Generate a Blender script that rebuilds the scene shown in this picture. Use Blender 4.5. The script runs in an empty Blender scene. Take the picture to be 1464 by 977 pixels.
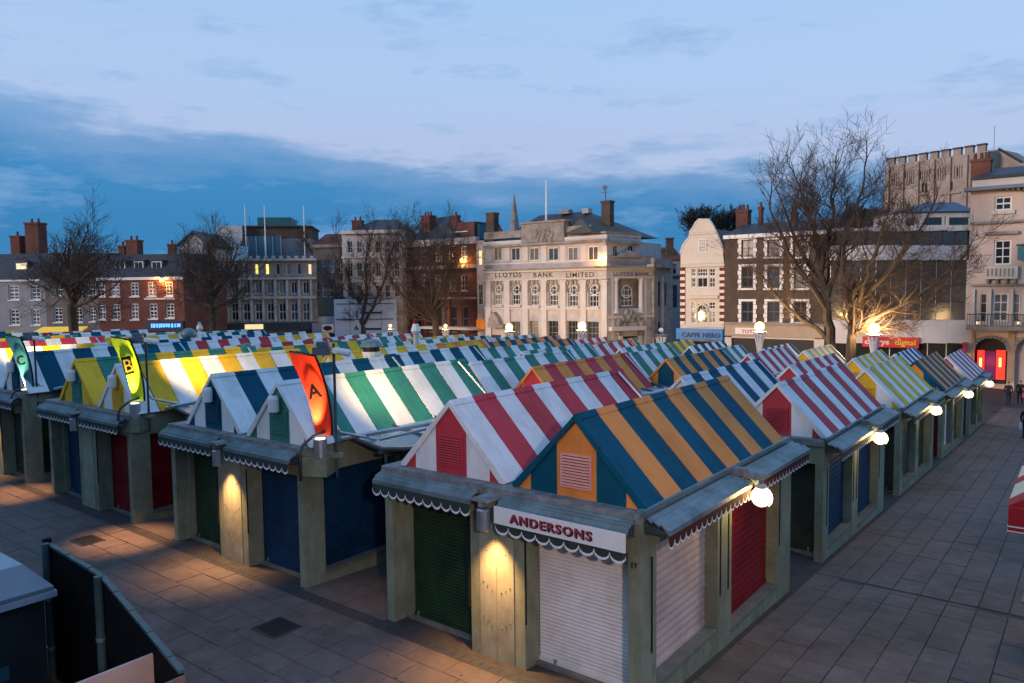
import bpy, math, random
from mathutils import Vector, Matrix
random.seed(7)
sc = bpy.context.scene
COL = sc.collection
rad = math.radians

# ------------------------------------------------------------------ camera
FPX, CX, CY, HC = 1071.5, 732.0, 488.5, 6.13
_y, _p, _r = rad(37.746), rad(3.981), rad(-0.679)
FWD = Vector((-math.sin(_y)*math.cos(_p), math.cos(_y)*math.cos(_p), -math.sin(_p)))
_R = Vector((math.cos(_y), math.sin(_y), 0)); _U = _R.cross(FWD)
RGT = _R*math.cos(_r) + _U*math.sin(_r); UPV = _U*math.cos(_r) - _R*math.sin(_r)
CAMP = Vector((0, 0, HC))
cam_d = bpy.data.cameras.new('camera'); cam = bpy.data.objects.new('camera', cam_d); COL.objects.link(cam)
cam_d.sensor_width = 36.0; cam_d.lens = FPX/1464*36.0; cam_d.clip_start = 0.1; cam_d.clip_end = 4000
m3 = Matrix((RGT, UPV, -FWD)).transposed()
cam.matrix_world = Matrix.Translation(CAMP) @ m3.to_4x4()
sc.camera = cam
def ray(px, py): return FWD + RGT*((px-CX)/FPX) - UPV*((py-CY)/FPX)
def at_depth(px, py, d): return CAMP + ray(px, py)*d
def at_y(px, py, Y): d = ray(px, py); return CAMP + d*(Y/d.y)
def at_z(px, py, z): d = ray(px, py); return CAMP + d*((z-HC)/d.z)

# ------------------------------------------------------------------ sky, sun, exposure
SUN_EL, SUN_AZ = rad(11.5), rad(204)          # the afterglow comes from behind the camera, a little to its right
w = bpy.data.worlds.new('World'); sc.world = w; w.use_nodes = True
nt = w.node_tree; N = nt.nodes; L = nt.links
for n in list(N): N.remove(n)
def node(t, **k):
    n = N.new(t)
    for a, b in k.items(): setattr(n, a, b)
    return n
out = node('ShaderNodeOutputWorld'); bg = node('ShaderNodeBackground'); L.new(bg.outputs[0], out.inputs[0])
sky = node('ShaderNodeTexSky', sky_type='NISHITA'); sky.sun_disc = False
sky.sun_elevation = SUN_EL; sky.sun_rotation = SUN_AZ; sky.air_density = 1.2; sky.dust_density = 1.5; sky.ozone_density = 3.0
tc = node('ShaderNodeTexCoord'); sep = node('ShaderNodeSeparateXYZ'); L.new(tc.outputs['Generated'], sep.inputs[0])
def ramp(stops, interp='EASE'):
    r = node('ShaderNodeValToRGB'); r.color_ramp.interpolation = interp
    e = r.color_ramp.elements
    e[0].position, e[0].color = stops[0][0], (*stops[0][1], 1); e[1].position, e[1].color = stops[-1][0], (*stops[-1][1], 1)
    for p, c in stops[1:-1]:
        x = e.new(p); x.color = (*c, 1)
    return r
def math_n(op, a=None, b=None):
    m = node('ShaderNodeMath', operation=op)
    for i, v in enumerate((a, b)):
        if v is None: continue
        if isinstance(v, (int, float)): m.inputs[i].default_value = v
        else: L.new(v, m.inputs[i])
    return m.outputs[0]
def mixc(f, a, b):
    m = node('ShaderNodeMix', data_type='RGBA')
    for s, v in ((0, f), (6, a), (7, b)):
        if isinstance(v, (int, float)): m.inputs[s].default_value = v
        elif isinstance(v, tuple): m.inputs[s].default_value = (*v, 1)
        else: L.new(v, m.inputs[s])
    return m.outputs[2]
# clear evening sky above the bank of cloud: pale rose low down, blue higher
clear = ramp([(0.0, (.40, .47, .66)), (.16, (.47, .56, .82)), (.27, (.44, .61, .90)), (.42, (.38, .62, .97)), (.7, (.27, .51, .95)), (1.0, (.22, .46, .92))])
L.new(sep.outputs[2], clear.inputs[0])
nis = node('ShaderNodeVectorMath', operation='SCALE'); L.new(sky.outputs[0], nis.inputs[0]); nis.inputs[3].default_value = 0.10
base = mixc(0.18, clear.outputs[0], nis.outputs[0])
def noise(scale, detail, stretch, rough=.55, off=0.0):
    mp = node('ShaderNodeMapping'); mp.inputs['Scale'].default_value = stretch; mp.inputs['Location'].default_value = (off, off*.7, 0)
    L.new(tc.outputs['Generated'], mp.inputs[0])
    n = node('ShaderNodeTexNoise'); n.inputs['Scale'].default_value = scale; n.inputs['Detail'].default_value = detail; n.inputs['Roughness'].default_value = rough
    L.new(mp.outputs[0], n.inputs['Vector']); return n.outputs[0]
n1 = noise(3.2, 7, (1, 1, 4.5), .6)
n2 = noise(9, 5, (1, 1, 5), .6, 3.3)
n3 = noise(2.0, 3, (1, 1, 2.5), .5, 7.1)
# bank of cloud: its top edge is a great circle dipping to the right
dirx = FWD.x*1.0; tilt = node('ShaderNodeVectorMath', operation='DOT_PRODUCT')
L.new(tc.outputs['Generated'], tilt.inputs[0]); tilt.inputs[1].default_value = (-.04, .15, 1.0)
h = math_n('ADD', tilt.outputs[1], math_n('MULTIPLY', math_n('SUBTRACT', n1, .5), .15))
h = math_n('ADD', h, math_n('MULTIPLY', math_n('SUBTRACT', n2, .5), .075))
bank = ramp([(0.235, (1, 1, 1)), (0.290, (.70, .70, .70)), (0.318, (0, 0, 0))], 'LINEAR'); L.new(h, bank.inputs[0])
bankcol = ramp([(0.0, (.060, .215, .42)), (.07, (.042, .210, .45)), (.15, (.050, .235, .50)), (.25, (.15, .34, .62))]); L.new(sep.outputs[2], bankcol.inputs[0])
c2 = mixc(bank.outputs[0], base, bankcol.outputs[0])
# thin loose wisps above the bank
wi = ramp([(.54, (0, 0, 0)), (.66, (.55, .55, .55))], 'LINEAR'); L.new(noise(5.5, 7, (1, 1, 4.5), .62, 11.7), wi.inputs[0])
c3 = mixc(wi.outputs[0], c2, (.22, .39, .66))
L.new(c3, bg.inputs[0]); bg.inputs[1].default_value = 1.10

sun_d = bpy.data.lights.new('sun', 'SUN'); sun = bpy.data.objects.new('sun', sun_d); COL.objects.link(sun)
sun_d.energy = 2.3; sun_d.angle = rad(12); sun_d.color = (1.0, .75, .62)
_sd = Vector((math.sin(SUN_AZ)*math.cos(SUN_EL), math.cos(SUN_AZ)*math.cos(SUN_EL), math.sin(SUN_EL)))
sun.rotation_euler = _sd.to_track_quat('Z', 'Y').to_euler()
sc.view_settings.view_transform = 'Standard'; sc.view_settings.look = 'None'
sc.view_settings.exposure = 0.0; sc.view_settings.gamma = 1.0; sc.view_settings.use_curve_mapping = False
sc.render.engine = 'CYCLES'; sc.cycles.use_denoising = True
sc.cycles.max_bounces = 6; sc.cycles.sample_clamp_indirect = 4.0

# ------------------------------------------------------------------ materials
MATS = {}
def mat(name, col, rough=.7, var=.18, scale=6.0, bump=.0, metal=0.0, emit=None, estr=0.0, objvar=0.0, dirt=None, spec=.35, stretch=(1, 1, 1), trans=0.0, stain=None, spots=0.0):
    if name in MATS: return MATS[name]
    m = bpy.data.materials.new(name); m.use_nodes = True; t = m.node_tree; nn = t.nodes; ll = t.links
    b = nn['Principled BSDF']; b.inputs['Roughness'].default_value = rough; b.inputs['Metallic'].default_value = metal
    b.inputs['Specular IOR Level'].default_value = spec
    col = tuple(col)
    if emit:
        b.inputs['Emission Color'].default_value = (*emit, 1); b.inputs['Emission Strength'].default_value = estr
    if trans: b.inputs['Transmission Weight'].default_value = trans
    if var > 0:
        co = nn.new('ShaderNodeTexCoord'); mp = nn.new('ShaderNodeMapping'); mp.inputs['Scale'].default_value = stretch
        ll.new(co.outputs['Object'], mp.inputs[0])
        no = nn.new('ShaderNodeTexNoise'); no.inputs['Scale'].default_value = scale; no.inputs['Detail'].default_value = 6; no.inputs['Roughness'].default_value = .65
        oi = nn.new('ShaderNodeObjectInfo')
        va = nn.new('ShaderNodeVectorMath'); va.operation = 'ADD'
        cx = nn.new('ShaderNodeCombineXYZ'); mm = nn.new('ShaderNodeMath'); mm.operation = 'MULTIPLY'; mm.inputs[1].default_value = 37.0
        ll.new(oi.outputs['Random'], mm.inputs[0]); ll.new(mm.outputs[0], cx.inputs[0]); ll.new(mm.outputs[0], cx.inputs[2])
        ll.new(mp.outputs[0], va.inputs[0]); ll.new(cx.outputs[0], va.inputs[1]); ll.new(va.outputs[0], no.inputs['Vector'])
        r = nn.new('ShaderNodeValToRGB'); e = r.color_ramp.elements
        e[0].position, e[1].position = .28, .72
        d = dirt if dirt else tuple(c*(1-var) for c in col)
        e[0].color = (*d, 1); e[1].color = (*[min(1, c*(1+var*.6)) for c in col], 1)
        ll.new(no.outputs[0], r.inputs[0])
        src = r.outputs[0]
        if objvar > 0:
            hs = nn.new('ShaderNodeHueSaturation'); mr = nn.new('ShaderNodeMapRange')
            mr.inputs[3].default_value = 1-objvar; mr.inputs[4].default_value = 1+objvar
            ll.new(oi.outputs['Random'], mr.inputs[0]); ll.new(mr.outputs[0], hs.inputs['Value']); ll.new(src, hs.inputs['Color']); src = hs.outputs[0]
        if stain:
            ge = nn.new('ShaderNodeNewGeometry'); m2 = nn.new('ShaderNodeMapping'); m2.inputs['Scale'].default_value = stain[2] if len(stain) > 2 else (1, 1, 1)
            ll.new(ge.outputs['Position'], m2.inputs[0])
            n2 = nn.new('ShaderNodeTexNoise'); n2.inputs['Scale'].default_value = stain[0]; n2.inputs['Detail'].default_value = 7; n2.inputs['Roughness'].default_value = .7
            ll.new(m2.outputs[0], n2.inputs['Vector'])
            r2 = nn.new('ShaderNodeValToRGB'); r2.color_ramp.elements[0].position = .36; r2.color_ramp.elements[1].position = .56
            s_ = stain[1]; r2.color_ramp.elements[0].color = (s_, s_*.97, s_*.92, 1); ll.new(n2.outputs[0], r2.inputs[0])
            mx = nn.new('ShaderNodeMix'); mx.data_type = 'RGBA'; mx.blend_type = 'MULTIPLY'; mx.inputs[0].default_value = 1.0
            ll.new(src, mx.inputs[6]); ll.new(r2.outputs[0], mx.inputs[7]); src = mx.outputs[2]
            if spots:
                vo = nn.new('ShaderNodeTexVoronoi'); vo.inputs['Scale'].default_value = spots; ll.new(ge.outputs['Position'], vo.inputs['Vector'])
                r3 = nn.new('ShaderNodeValToRGB'); r3.color_ramp.elements[0].position = .07; r3.color_ramp.elements[1].position = .10; r3.color_ramp.elements[0].color = (.45, .45, .45, 1)
                ll.new(vo.outputs['Distance'], r3.inputs[0]); m3 = nn.new('ShaderNodeMix'); m3.data_type = 'RGBA'; m3.blend_type = 'MULTIPLY'; m3.inputs[0].default_value = 1.0
                ll.new(src, m3.inputs[6]); ll.new(r3.outputs[0], m3.inputs[7]); src = m3.outputs[2]
        ll.new(src, b.inputs['Base Color'])
        if bump > 0:
            bp = nn.new('ShaderNodeBump'); bp.inputs['Strength'].default_value = bump; bp.inputs['Distance'].default_value = .02
            ll.new(no.outputs[0], bp.inputs['Height']); ll.new(bp.outputs[0], b.inputs['Normal'])
    else:
        b.inputs['Base Color'].default_value = (*col, 1)
    MATS[name] = m
    return m
def brickmat(name, c1, c2, mortar, sx=.225, sz=.075, rough=.85):
    if name in MATS: return MATS[name]
    m = bpy.data.materials.new(name); m.use_nodes = True; t = m.node_tree; nn = t.nodes; ll = t.links
    b = nn['Principled BSDF']; b.inputs['Roughness'].default_value = rough; b.inputs['Specular IOR Level'].default_value = .2
    co = nn.new('ShaderNodeTexCoord'); sp = nn.new('ShaderNodeSeparateXYZ'); cb = nn.new('ShaderNodeCombineXYZ'); ad = nn.new('ShaderNodeMath')
    ll.new(co.outputs['Object'], sp.inputs[0]); ll.new(sp.outputs[0], ad.inputs[0]); ll.new(sp.outputs[1], ad.inputs[1]); ll.new(ad.outputs[0], cb.inputs[0]); ll.new(sp.outputs[2], cb.inputs[1])
    bt = nn.new('ShaderNodeTexBrick'); bt.inputs['Color1'].default_value = (*c1, 1); bt.inputs['Color2'].default_value = (*c2, 1); bt.inputs['Mortar'].default_value = (*mortar, 1)
    bt.inputs['Scale'].default_value = 1.0; bt.inputs['Brick Width'].default_value = sx; bt.inputs['Row Height'].default_value = sz; bt.inputs['Mortar Size'].default_value = .008
    ll.new(cb.outputs[0], bt.inputs['Vector'])
    no = nn.new('ShaderNodeTexNoise'); no.inputs['Scale'].default_value = .7; no.inputs['Detail'].default_value = 5; ll.new(co.outputs['Object'], no.inputs['Vector'])
    mx = nn.new('ShaderNodeMix'); mx.data_type = 'RGBA'; mx.blend_type = 'MULTIPLY'; mx.inputs[0].default_value = .6
    r = nn.new('ShaderNodeValToRGB'); r.color_ramp.elements[0].position = .3; r.color_ramp.elements[0].color = (.45, .43, .42, 1); r.color_ramp.elements[1].position = .7
    ll.new(no.outputs[0], r.inputs[0]); ll.new(bt.outputs[0], mx.inputs[6]); ll.new(r.outputs[0], mx.inputs[7]); ll.new(mx.outputs[2], b.inputs['Base Color'])
    MATS[name] = m
    return m

# ------------------------------------------------------------------ mesh helpers
class MB:
    def __init__(s): s.v = []; s.f = []
    def add(s, vs, fs):
        o = len(s.v); s.v += [tuple(x) for x in vs]; s.f += [tuple(i+o for i in q) for q in fs]; return s
    def box(s, x0, y0, z0, x1, y1, z1):
        if x0 > x1: x0, x1 = x1, x0
        if y0 > y1: y0, y1 = y1, y0
        if z0 > z1: z0, z1 = z1, z0
        return s.add([(x0,y0,z0),(x1,y0,z0),(x1,y1,z0),(x0,y1,z0),(x0,y0,z1),(x1,y0,z1),(x1,y1,z1),(x0,y1,z1)],
                     [(0,3,2,1),(4,5,6,7),(0,1,5,4),(1,2,6,5),(2,3,7,6),(3,0,4,7)])
    def prism_y(s, poly, y0, y1):        # poly of (x,z), extruded along y
        n = len(poly); vs = [(x, y0, z) for x, z in poly] + [(x, y1, z) for x, z in poly]
        return s.add(vs, [tuple(range(n)), tuple(range(2*n-1, n-1, -1))] + [(i, i+n, (i+1) % n+n, (i+1) % n) for i in range(n)])
    def prism_x(s, poly, x0, x1):        # poly of (y,z), extruded along x
        n = len(poly); vs = [(x0, y, z) for y, z in poly] + [(x1, y, z) for y, z in poly]
        return s.add(vs, [tuple(range(n)), tuple(range(2*n-1, n-1, -1))] + [(i, i+n, (i+1) % n+n, (i+1) % n) for i in range(n)])
    def prism_z(s, poly, z0, z1):
        n = len(poly); vs = [(x, y, z0) for x, y in poly] + [(x, y, z1) for x, y in poly]
        return s.add(vs, [tuple(range(n-1, -1, -1)), tuple(range(n, 2*n))] + [(i, (i+1) % n, (i+1) % n+n, i+n) for i in range(n)])
    def tube(s, pts, r, n=6, caps=True):
        pts = [Vector(p) for p in pts]; rs = r if isinstance(r, (list, tuple)) else [r]*len(pts)
        rings = []; ref = None
        for i, p in enumerate(pts):
            d = (pts[min(i+1, len(pts)-1)] - pts[max(i-1, 0)]).normalized()
            if ref is None: ref = d.orthogonal().normalized()
            ref = (ref - d*ref.dot(d)); ref = ref.normalized() if ref.length > 1e-6 else d.orthogonal().normalized()
            q = d.cross(ref)
            rings.append([p + (ref*math.cos(2*math.pi*k/n) + q*math.sin(2*math.pi*k/n))*rs[i] for k in range(n)])
        vs = [v for g in rings for v in g]; fs = []
        for i in range(len(pts)-1):
            for k in range(n): fs.append((i*n+k, i*n+(k+1) % n, (i+1)*n+(k+1) % n, (i+1)*n+k))
        if caps and n > 2: fs += [tuple(range(n-1, -1, -1)), tuple(range((len(pts)-1)*n, len(pts)*n))]
        return s.add(vs, fs)
    def lathe(s, prof, n=12, c=(0, 0)):   # prof of (r,z)
        vs = [(c[0]+r*math.cos(2*math.pi*k/n), c[1]+r*math.sin(2*math.pi*k/n), z) for r, z in prof for k in range(n)]
        fs = [(i*n+k, i*n+(k+1) % n, (i+1)*n+(k+1) % n, (i+1)*n+k) for i in range(len(prof)-1) for k in range(n)]
        fs += [tuple(range(n-1, -1, -1)), tuple(range((len(prof)-1)*n, len(prof)*n))]
        return s.add(vs, fs)
    def sphere(s, c, r, nu=12, nv=8, sq=(1, 1, 1)):
        c = Vector(c); prof = []
        vs = [c+Vector((0, 0, -r*sq[2]))]
        for j in range(1, nv):
            a = -math.pi/2 + math.pi*j/nv
            for k in range(nu):
                b = 2*math.pi*k/nu; vs.append(c+Vector((r*sq[0]*math.cos(a)*math.cos(b), r*sq[1]*math.cos(a)*math.sin(b), r*sq[2]*math.sin(a))))
        vs.append(c+Vector((0, 0, r*sq[2]))); fs = []
        for k in range(nu): fs.append((0, 1+(k+1) % nu, 1+k))
        for j in range(nv-2):
            for k in range(nu): a = 1+j*nu; fs.append((a+k, a+(k+1) % nu, a+nu+(k+1) % nu, a+nu+k))
        t = 1+(nv-2)*nu
        for k in range(nu): fs.append((t+k, t+(k+1) % nu, len(vs)-1))
        return s.add(vs, fs)
    def mesh(s, name, m=None, smooth=False):
        me = bpy.data.meshes.new(name); me.from_pydata(s.v, [], s.f)
        if m: me.materials.append(m)
        if smooth: me.shade_smooth()
        me.validate(); me.update()
        return me
    def build(s, name, m=None, parent=None, loc=None, rotz=0.0, smooth=False):
        return obj(name, s.mesh(name, m, smooth), parent, loc, rotz)
def obj(name, me, parent=None, loc=None, rotz=0.0):
    o = bpy.data.objects.new(name, me); COL.objects.link(o)
    if parent: o.parent = parent
    if loc is not None: o.location = loc
    if rotz: o.rotation_euler = (0, 0, rotz)
    return o
def tag(o, label=None, cat=None, group=None, kind=None):
    for k, v in (('label', label), ('category', cat), ('group', group), ('kind', kind)):
        if v: o[k] = v
    return o
def thing(name, label, cat, loc=(0, 0, 0), rotz=0.0, group=None):
    o = bpy.data.objects.new(name, None); COL.objects.link(o); o.location = loc; o.rotation_euler = (0, 0, rotz); o.empty_display_size = .3
    return tag(o, label, cat, group)
CACHE = {}
def part(key, fn, m, name, parent, loc=None, rotz=0.0, smooth=False):
    k = (key, m.name)
    if k not in CACHE:
        b = MB(); fn(b); CACHE[k] = b.mesh(name, m, smooth)
    return obj(name, CACHE[k], parent, loc, rotz)
def text_mesh(name, s, size, m, parent, mw, extrude=.01, offset=0.0, space=1.0, sx=1.0, align='LEFT'):
    cu = bpy.data.curves.new(name, 'FONT'); cu.body = s; cu.size = size; cu.extrude = extrude; cu.offset = offset; cu.space_character = space; cu.align_x = align; cu.resolution_u = 3
    t = bpy.data.objects.new('tmp', cu); COL.objects.link(t)
    dg = bpy.context.evaluated_depsgraph_get(); me = bpy.data.meshes.new_from_object(t.evaluated_get(dg))
    bpy.data.objects.remove(t); bpy.data.curves.remove(cu)
    me.transform(mw @ Matrix.Diagonal((sx, 1, 1, 1)))
    me.materials.clear(); me.materials.append(m); me.name = name
    return obj(name, me, parent)
def lamp(name, kind, loc, energy, col, parent=None, target=None, size=.05, spot=60, blend=.6):
    d = bpy.data.lights.new(name, kind); d.energy = energy; d.color = col
    d.shadow_soft_size = size
    if kind == 'SPOT': d.spot_size = rad(spot); d.spot_blend = blend
    o = bpy.data.objects.new(name, d); COL.objects.link(o); o.location = loc
    if target is not None: o.rotation_euler = (Vector(loc)-Vector(target)).to_track_quat('Z', 'Y').to_euler()
    if parent: o.parent = parent
    return o

# ------------------------------------------------------------------ palette
ROOFK = dict(stain=(1.1, .80, (1, 1, .5)), stretch=(.5, 5, .5), bump=.10)
RED = mat('red_panel', (.50, .040, .060), .7, .16, 2.0, objvar=.08, **ROOFK)
WHT = mat('white_panel', (.74, .75, .76), .65, .10, 2.2, objvar=.05, **ROOFK)
BLU = mat('blue_panel', (.002, .085, .145), .75, .2, 2.0, objvar=.08, spec=.15, **ROOFK)
ORA = mat('orange_panel', (.78, .27, .055), .7, .13, 2.0, objvar=.07, **ROOFK)
GRN = mat('green_panel', (.028, .205, .165), .7, .18, 2.0, objvar=.08, **ROOFK)
YEL = mat('yellow_panel', (.80, .47, .02), .7, .13, 2.0, objvar=.07, **ROOFK)
CRM = mat('cream_paint', (.72, .66, .5), .6, .08, 2.0)
PNTN = {'r': 'red', 'w': 'white', 'b': 'dark blue', 'o': 'orange', 'g': 'green', 'y': 'yellow'}
PNT = {'r': RED, 'w': WHT, 'b': BLU, 'o': ORA, 'g': GRN, 'y': YEL}
OLIVE = mat('olive_timber', (.245, .265, .185), .65, .22, 3.0, .10, stretch=(1.5, 1.5, .6), dirt=(.175, .19, .130), stain=(.9, .68), objvar=.08)
OLIVE2 = mat('olive_boarding', (.30, .305, .22), .65, .2, 3.0, .12, stretch=(1.5, 1.5, .5), dirt=(.235, .225, .175), stain=(1.2, .72), objvar=.06)
CAPT = mat('weathered_capping', (.22, .23, .23), .7, .45, 5.0, .3, dirt=(.10, .10, .095))
METAL = mat('canopy_metal', (.17, .24, .26), .45, .3, 3.0, .05, metal=.25, stain=(1.5, .6))
STEEL = mat('galvanised_steel', (.50, .53, .56), .35, .15, 6.0, metal=.8)
DSTEEL = mat('dark_steel', (.06, .07, .08), .5, .25, 6.0, metal=.3)
DCLOTH = mat('dark_valance', (.03, .045, .045), .85, .2)
WTRIM = mat('white_trim', (.75, .75, .74), .6, .06)
SHD = mat('dark_green_shutter', (.018, .048, .020), .5, .3, 3.0, spec=.2, stain=(.8, .55))
SHB = mat('blue_shutter', (.006, .040, .100), .5, .25, 3.0, spec=.2, stain=(.8, .6))
SHR = mat('red_shutter', (.20, .007, .013), .5, .25, 3.0, spec=.2, stain=(.8, .6))
SHW = mat('white_shutter', (.76, .74, .73), .5, .08, 3.0, stain=(.9, .82))
SHP = mat('pale_pink_shutter', (.50, .39, .36), .55, .12, 2.0, stain=(.8, .72))
SHG = mat('olive_shutter', (.050, .060, .040), .5, .25, 4.0, spec=.2, stain=(.8, .6))
GLASS = mat('window_glass', (.02, .025, .03), .08, .0, spec=.8)
DECK = mat('felt_deck', (.09, .105, .115), .75, .4, 3.0, .2)
POLY = mat('canopy_sheet', (.20, .29, .33), .25, .25, 1.5, spec=.6)
BLACK = mat('black_paint', (.012, .012, .013), .5, .0)
PLINTH = mat('concrete_plinth', (.15, .15, .13), .85, .35, 4.0, .3)
def glow_glass(name, col, s):
    m = bpy.data.materials.new(name); m.use_nodes = True; t = m.node_tree; nn = t.nodes; o = [n for n in nn if n.type == 'OUTPUT_MATERIAL'][0]
    for n in list(nn):
        if n != o: nn.remove(n)
    e = nn.new('ShaderNodeEmission'); e.inputs[0].default_value = (*col, 1); e.inputs[1].default_value = s
    tr = nn.new('ShaderNodeBsdfTransparent'); a = nn.new('ShaderNodeAddShader'); t.links.new(e.outputs[0], a.inputs[0]); t.links.new(tr.outputs[0], a.inputs[1]); t.links.new(a.outputs[0], o.inputs[0])
    MATS[name] = m; return m
BULB = glow_glass('globe_glass', (1.0, .80, .40), 2.2)
SODIUM = glow_glass('sodium_glass', (1.0, .60, .18), 2.6)
# ================================================================== SETTING: ground and paving
Y0 = 9.35
def smooth(a, b, x):
    t = max(0, min(1, (x-a)/(b-a))); return t*t*(3-2*t)
def gz(X, Y):
    return -0.05*max(0.0, min(Y, 66.0)-Y0) - .10*smooth(-6.2, -5.0, X)
GROUND = mat('joint_grit', (.060, .050, .045), .95, .4, 3.0)
b = MB()
xs = [-1500, -300, -120, -80] + [-60+2*i for i in range(27)] + [-6.2, -5.9, -5.6, -5.3, -5.0] + [-4+2*i for i in range(7)] + [20, 60, 300, 1500]
ys = [-600, -100, -20, 0, 5, Y0] + [Y0+4.05*i for i in range(1, 14)] + [66.0, 90, 160, 400, 2500]
for y in ys:
    for x in xs: b.v.append((x, y, gz(x, y)-.022))
nx = len(xs)
for j in range(len(ys)-1):
    for i in range(nx-1): b.f.append((j*nx+i, j*nx+i+1, (j+1)*nx+i+1, (j+1)*nx+i))
ground = b.build('ground', GROUND); tag(ground, kind='structure')

SLAB = mat('paving_slab_stone', (.148, .113, .100), .75, .28, 2.5, .25, objvar=.07, dirt=(.105, .085, .077), spec=.3, stain=(.45, .66), spots=2.6)
SLABS = mat('paving_far', (.142, .109, .097), .75, .25, 2.0, .2, spec=.3, stain=(.45, .66), spots=2.6)
def slab(bm, w, l, ox=0, oy=0, oz=0, sl=0.0):
    a, c, i, t = w/2, l/2, .004, .035
    vs = []
    for (sx, sy) in ((-1, -1), (1, -1), (1, 1), (-1, 1)): vs.append((ox+sx*a, oy+sy*c, oz-t+sl*sy*c))
    for (sx, sy) in ((-1, -1), (1, -1), (1, 1), (-1, 1)): vs.append((ox+sx*(a-i), oy+sy*(c-i), oz+sl*sy*(c-i)))
    bm.add(vs, [(4, 5, 6, 7), (0, 1, 5, 4), (1, 2, 6, 5), (2, 3, 7, 6), (3, 0, 4, 7)])
rs = random.Random(3)
cells = []
j = 0; y = 8.95
while y > -1.5:                                   # square in front of the stalls: courses along the facade
    l = .60 if j % 3 else .46; off = (j % 2)*.45 + rs.uniform(-.08, .08); x = -33+off
    while x < 6:
        wd = rs.choice((.9, .9, .75, .62)); cells.append((x+wd/2, y-l/2, wd-.009, l-.009, 0)); x += wd
    y -= l; j += 1
x = -4.86; i = 0
while x < 8:                                      # walkway on the right: strips running down the slope
    y = 9.30 + (i % 2)*.4 - rs.uniform(0, .3); wd = .535
    while y < 64:
        l = rs.choice((.9, .75, 1.05))
        if y+l > 17.50 and y < 17.70: l = max(.2, 17.50-y); nxt = 17.72
        else: nxt = y+l
        if y > 9.0: cells.append((x+wd/2, y+l/2, wd-.009, l-.009, 1))
        y = nxt
    x += wd; i += 1
scored = []
for k, (X, Y, w_, l_, zn) in enumerate(cells):
    p = Vector((X, Y, gz(X, Y))) - CAMP; d = p.dot(FWD)
    a = -1
    if d > 1:
        px = CX+FPX*p.dot(RGT)/d; py = CY-FPX*p.dot(UPV)/d
        hidden = px < 70 and py > 780 or (px < 250 and py > 800 and py > 780+(px-70)*.85)
        if -20 < px < 1484 and py < 990 and not hidden: a = w_*l_*HC/d**3
    scored.append((a, k))
scored.sort(reverse=True); best = {k for a, k in scored[:300] if a > 0}
pave = thing('pavement', None, None, (0, 0, 0)); tag(pave, kind='structure')
rest = MB()
for k, (X, Y, w_, l_, zn) in enumerate(cells):
    sl = 0.0 if Y < Y0 else -.05
    z = gz(X, Y) + rs.uniform(-.004, .004)
    if k in best:
        key = ('slab', round(w_, 2), round(l_, 2))
        o = part(key, lambda q, w_=w_, l_=l_: slab(q, w_, l_), SLAB, 'paving_slab', pave, (X, Y, z))
        o.rotation_euler = (math.atan(sl)+rs.uniform(-.006, .006), rs.uniform(-.006, .006), 0)
    else: slab(rest, w_, l_, X, Y, z, sl)
tag(rest.build('paving', SLABS, pave), kind='stuff')
# drain channels
CHAN = mat('drain_channel', (.05, .05, .052), .7, .35, 8.0, .3)
c = MB(); c.box(-33, 8.98, -.05, -4.9, 9.22, -.018)
for k in range(0, 280, 2): c.box(-33+k*.1, 9.05, -.018, -32.95+k*.1, 9.15, -.012)
tag(c.build('drain_channel', CHAN), kind='structure')
zc = gz(0, 17.6)
c = MB(); c.box(-4.9, 17.52, zc-.06, 8, 17.70, zc-.02)
tag(c.build('drain_channel', CHAN), kind='structure')
# aisle floors
AIS = mat('aisle_floor', (.12, .10, .09), .7, .3, 2.5, .2)
COLX = [-4.98, -12.72, -20.1, -27.35, -34.6, -41.9, -49.2]
BW = 5.28
UNITS = {0: 5, 1: 5, 2: 5, 3: 5, 4: 5, 5: 4, 6: 3}
b = MB()
for k in range(6):
    x0, x1 = COLX[k+1], COLX[k]-BW
    for q in range(48):
        ya = 9.25+q*1.0
        z0 = gz(x0-1, ya)-.012; z1 = gz(x0-1, ya+1)-.012
        xm = (x0+x1)/2
        for (xa, xb) in ((x0, xm-.007), (xm+.007, x1)):
            b.add([(xa, ya, z0), (xb, ya, z0), (xb, ya+.985, z1), (xa, ya+.985, z1)], [(0, 1, 2, 3)])
tag(b.build('aisle_paving', AIS), kind='structure')
# access covers
IRON = mat('cast_iron', (.035, .033, .032), .5, .3, 12, .3, metal=.4)
def cover(x, y, wx, wy, a, lab):
    t = thing('access_cover', lab, 'access cover', (x, y, 0), a, 'access covers in the square')
    q = MB(); q.box(-wx/2, -wy/2, -.03, wx/2, wy/2, .008); q.build('lid', IRON, t)
    q = MB(); 
    for s in (-1, 1):
        q.box(s*wx/2, -wy/2-.03, -.03, s*(wx/2+.035), wy/2+.03, .012); q.box(-wx/2, s*wy/2, -.03, wx/2, s*(wy/2+.035), .012)
    q.build('frame', CHAN, t)
    q = MB()
    for k in range(7): q.box(-wx/2+.06+k*(wx-.12)/6-.012, -wy/2+.05, .008, -wx/2+.06+k*(wx-.12)/6+.012, wy/2-.05, .013)
    q.build('rib', IRON, t)
cover(-11.62, 7.87, .62, .56, 0, 'dark square iron access cover on the paving in front of the blue shutter')
cover(-19.65, 7.97, .70, .50, 0, 'dark iron access cover on the paving, far left, in front of the red shutter')
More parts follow.
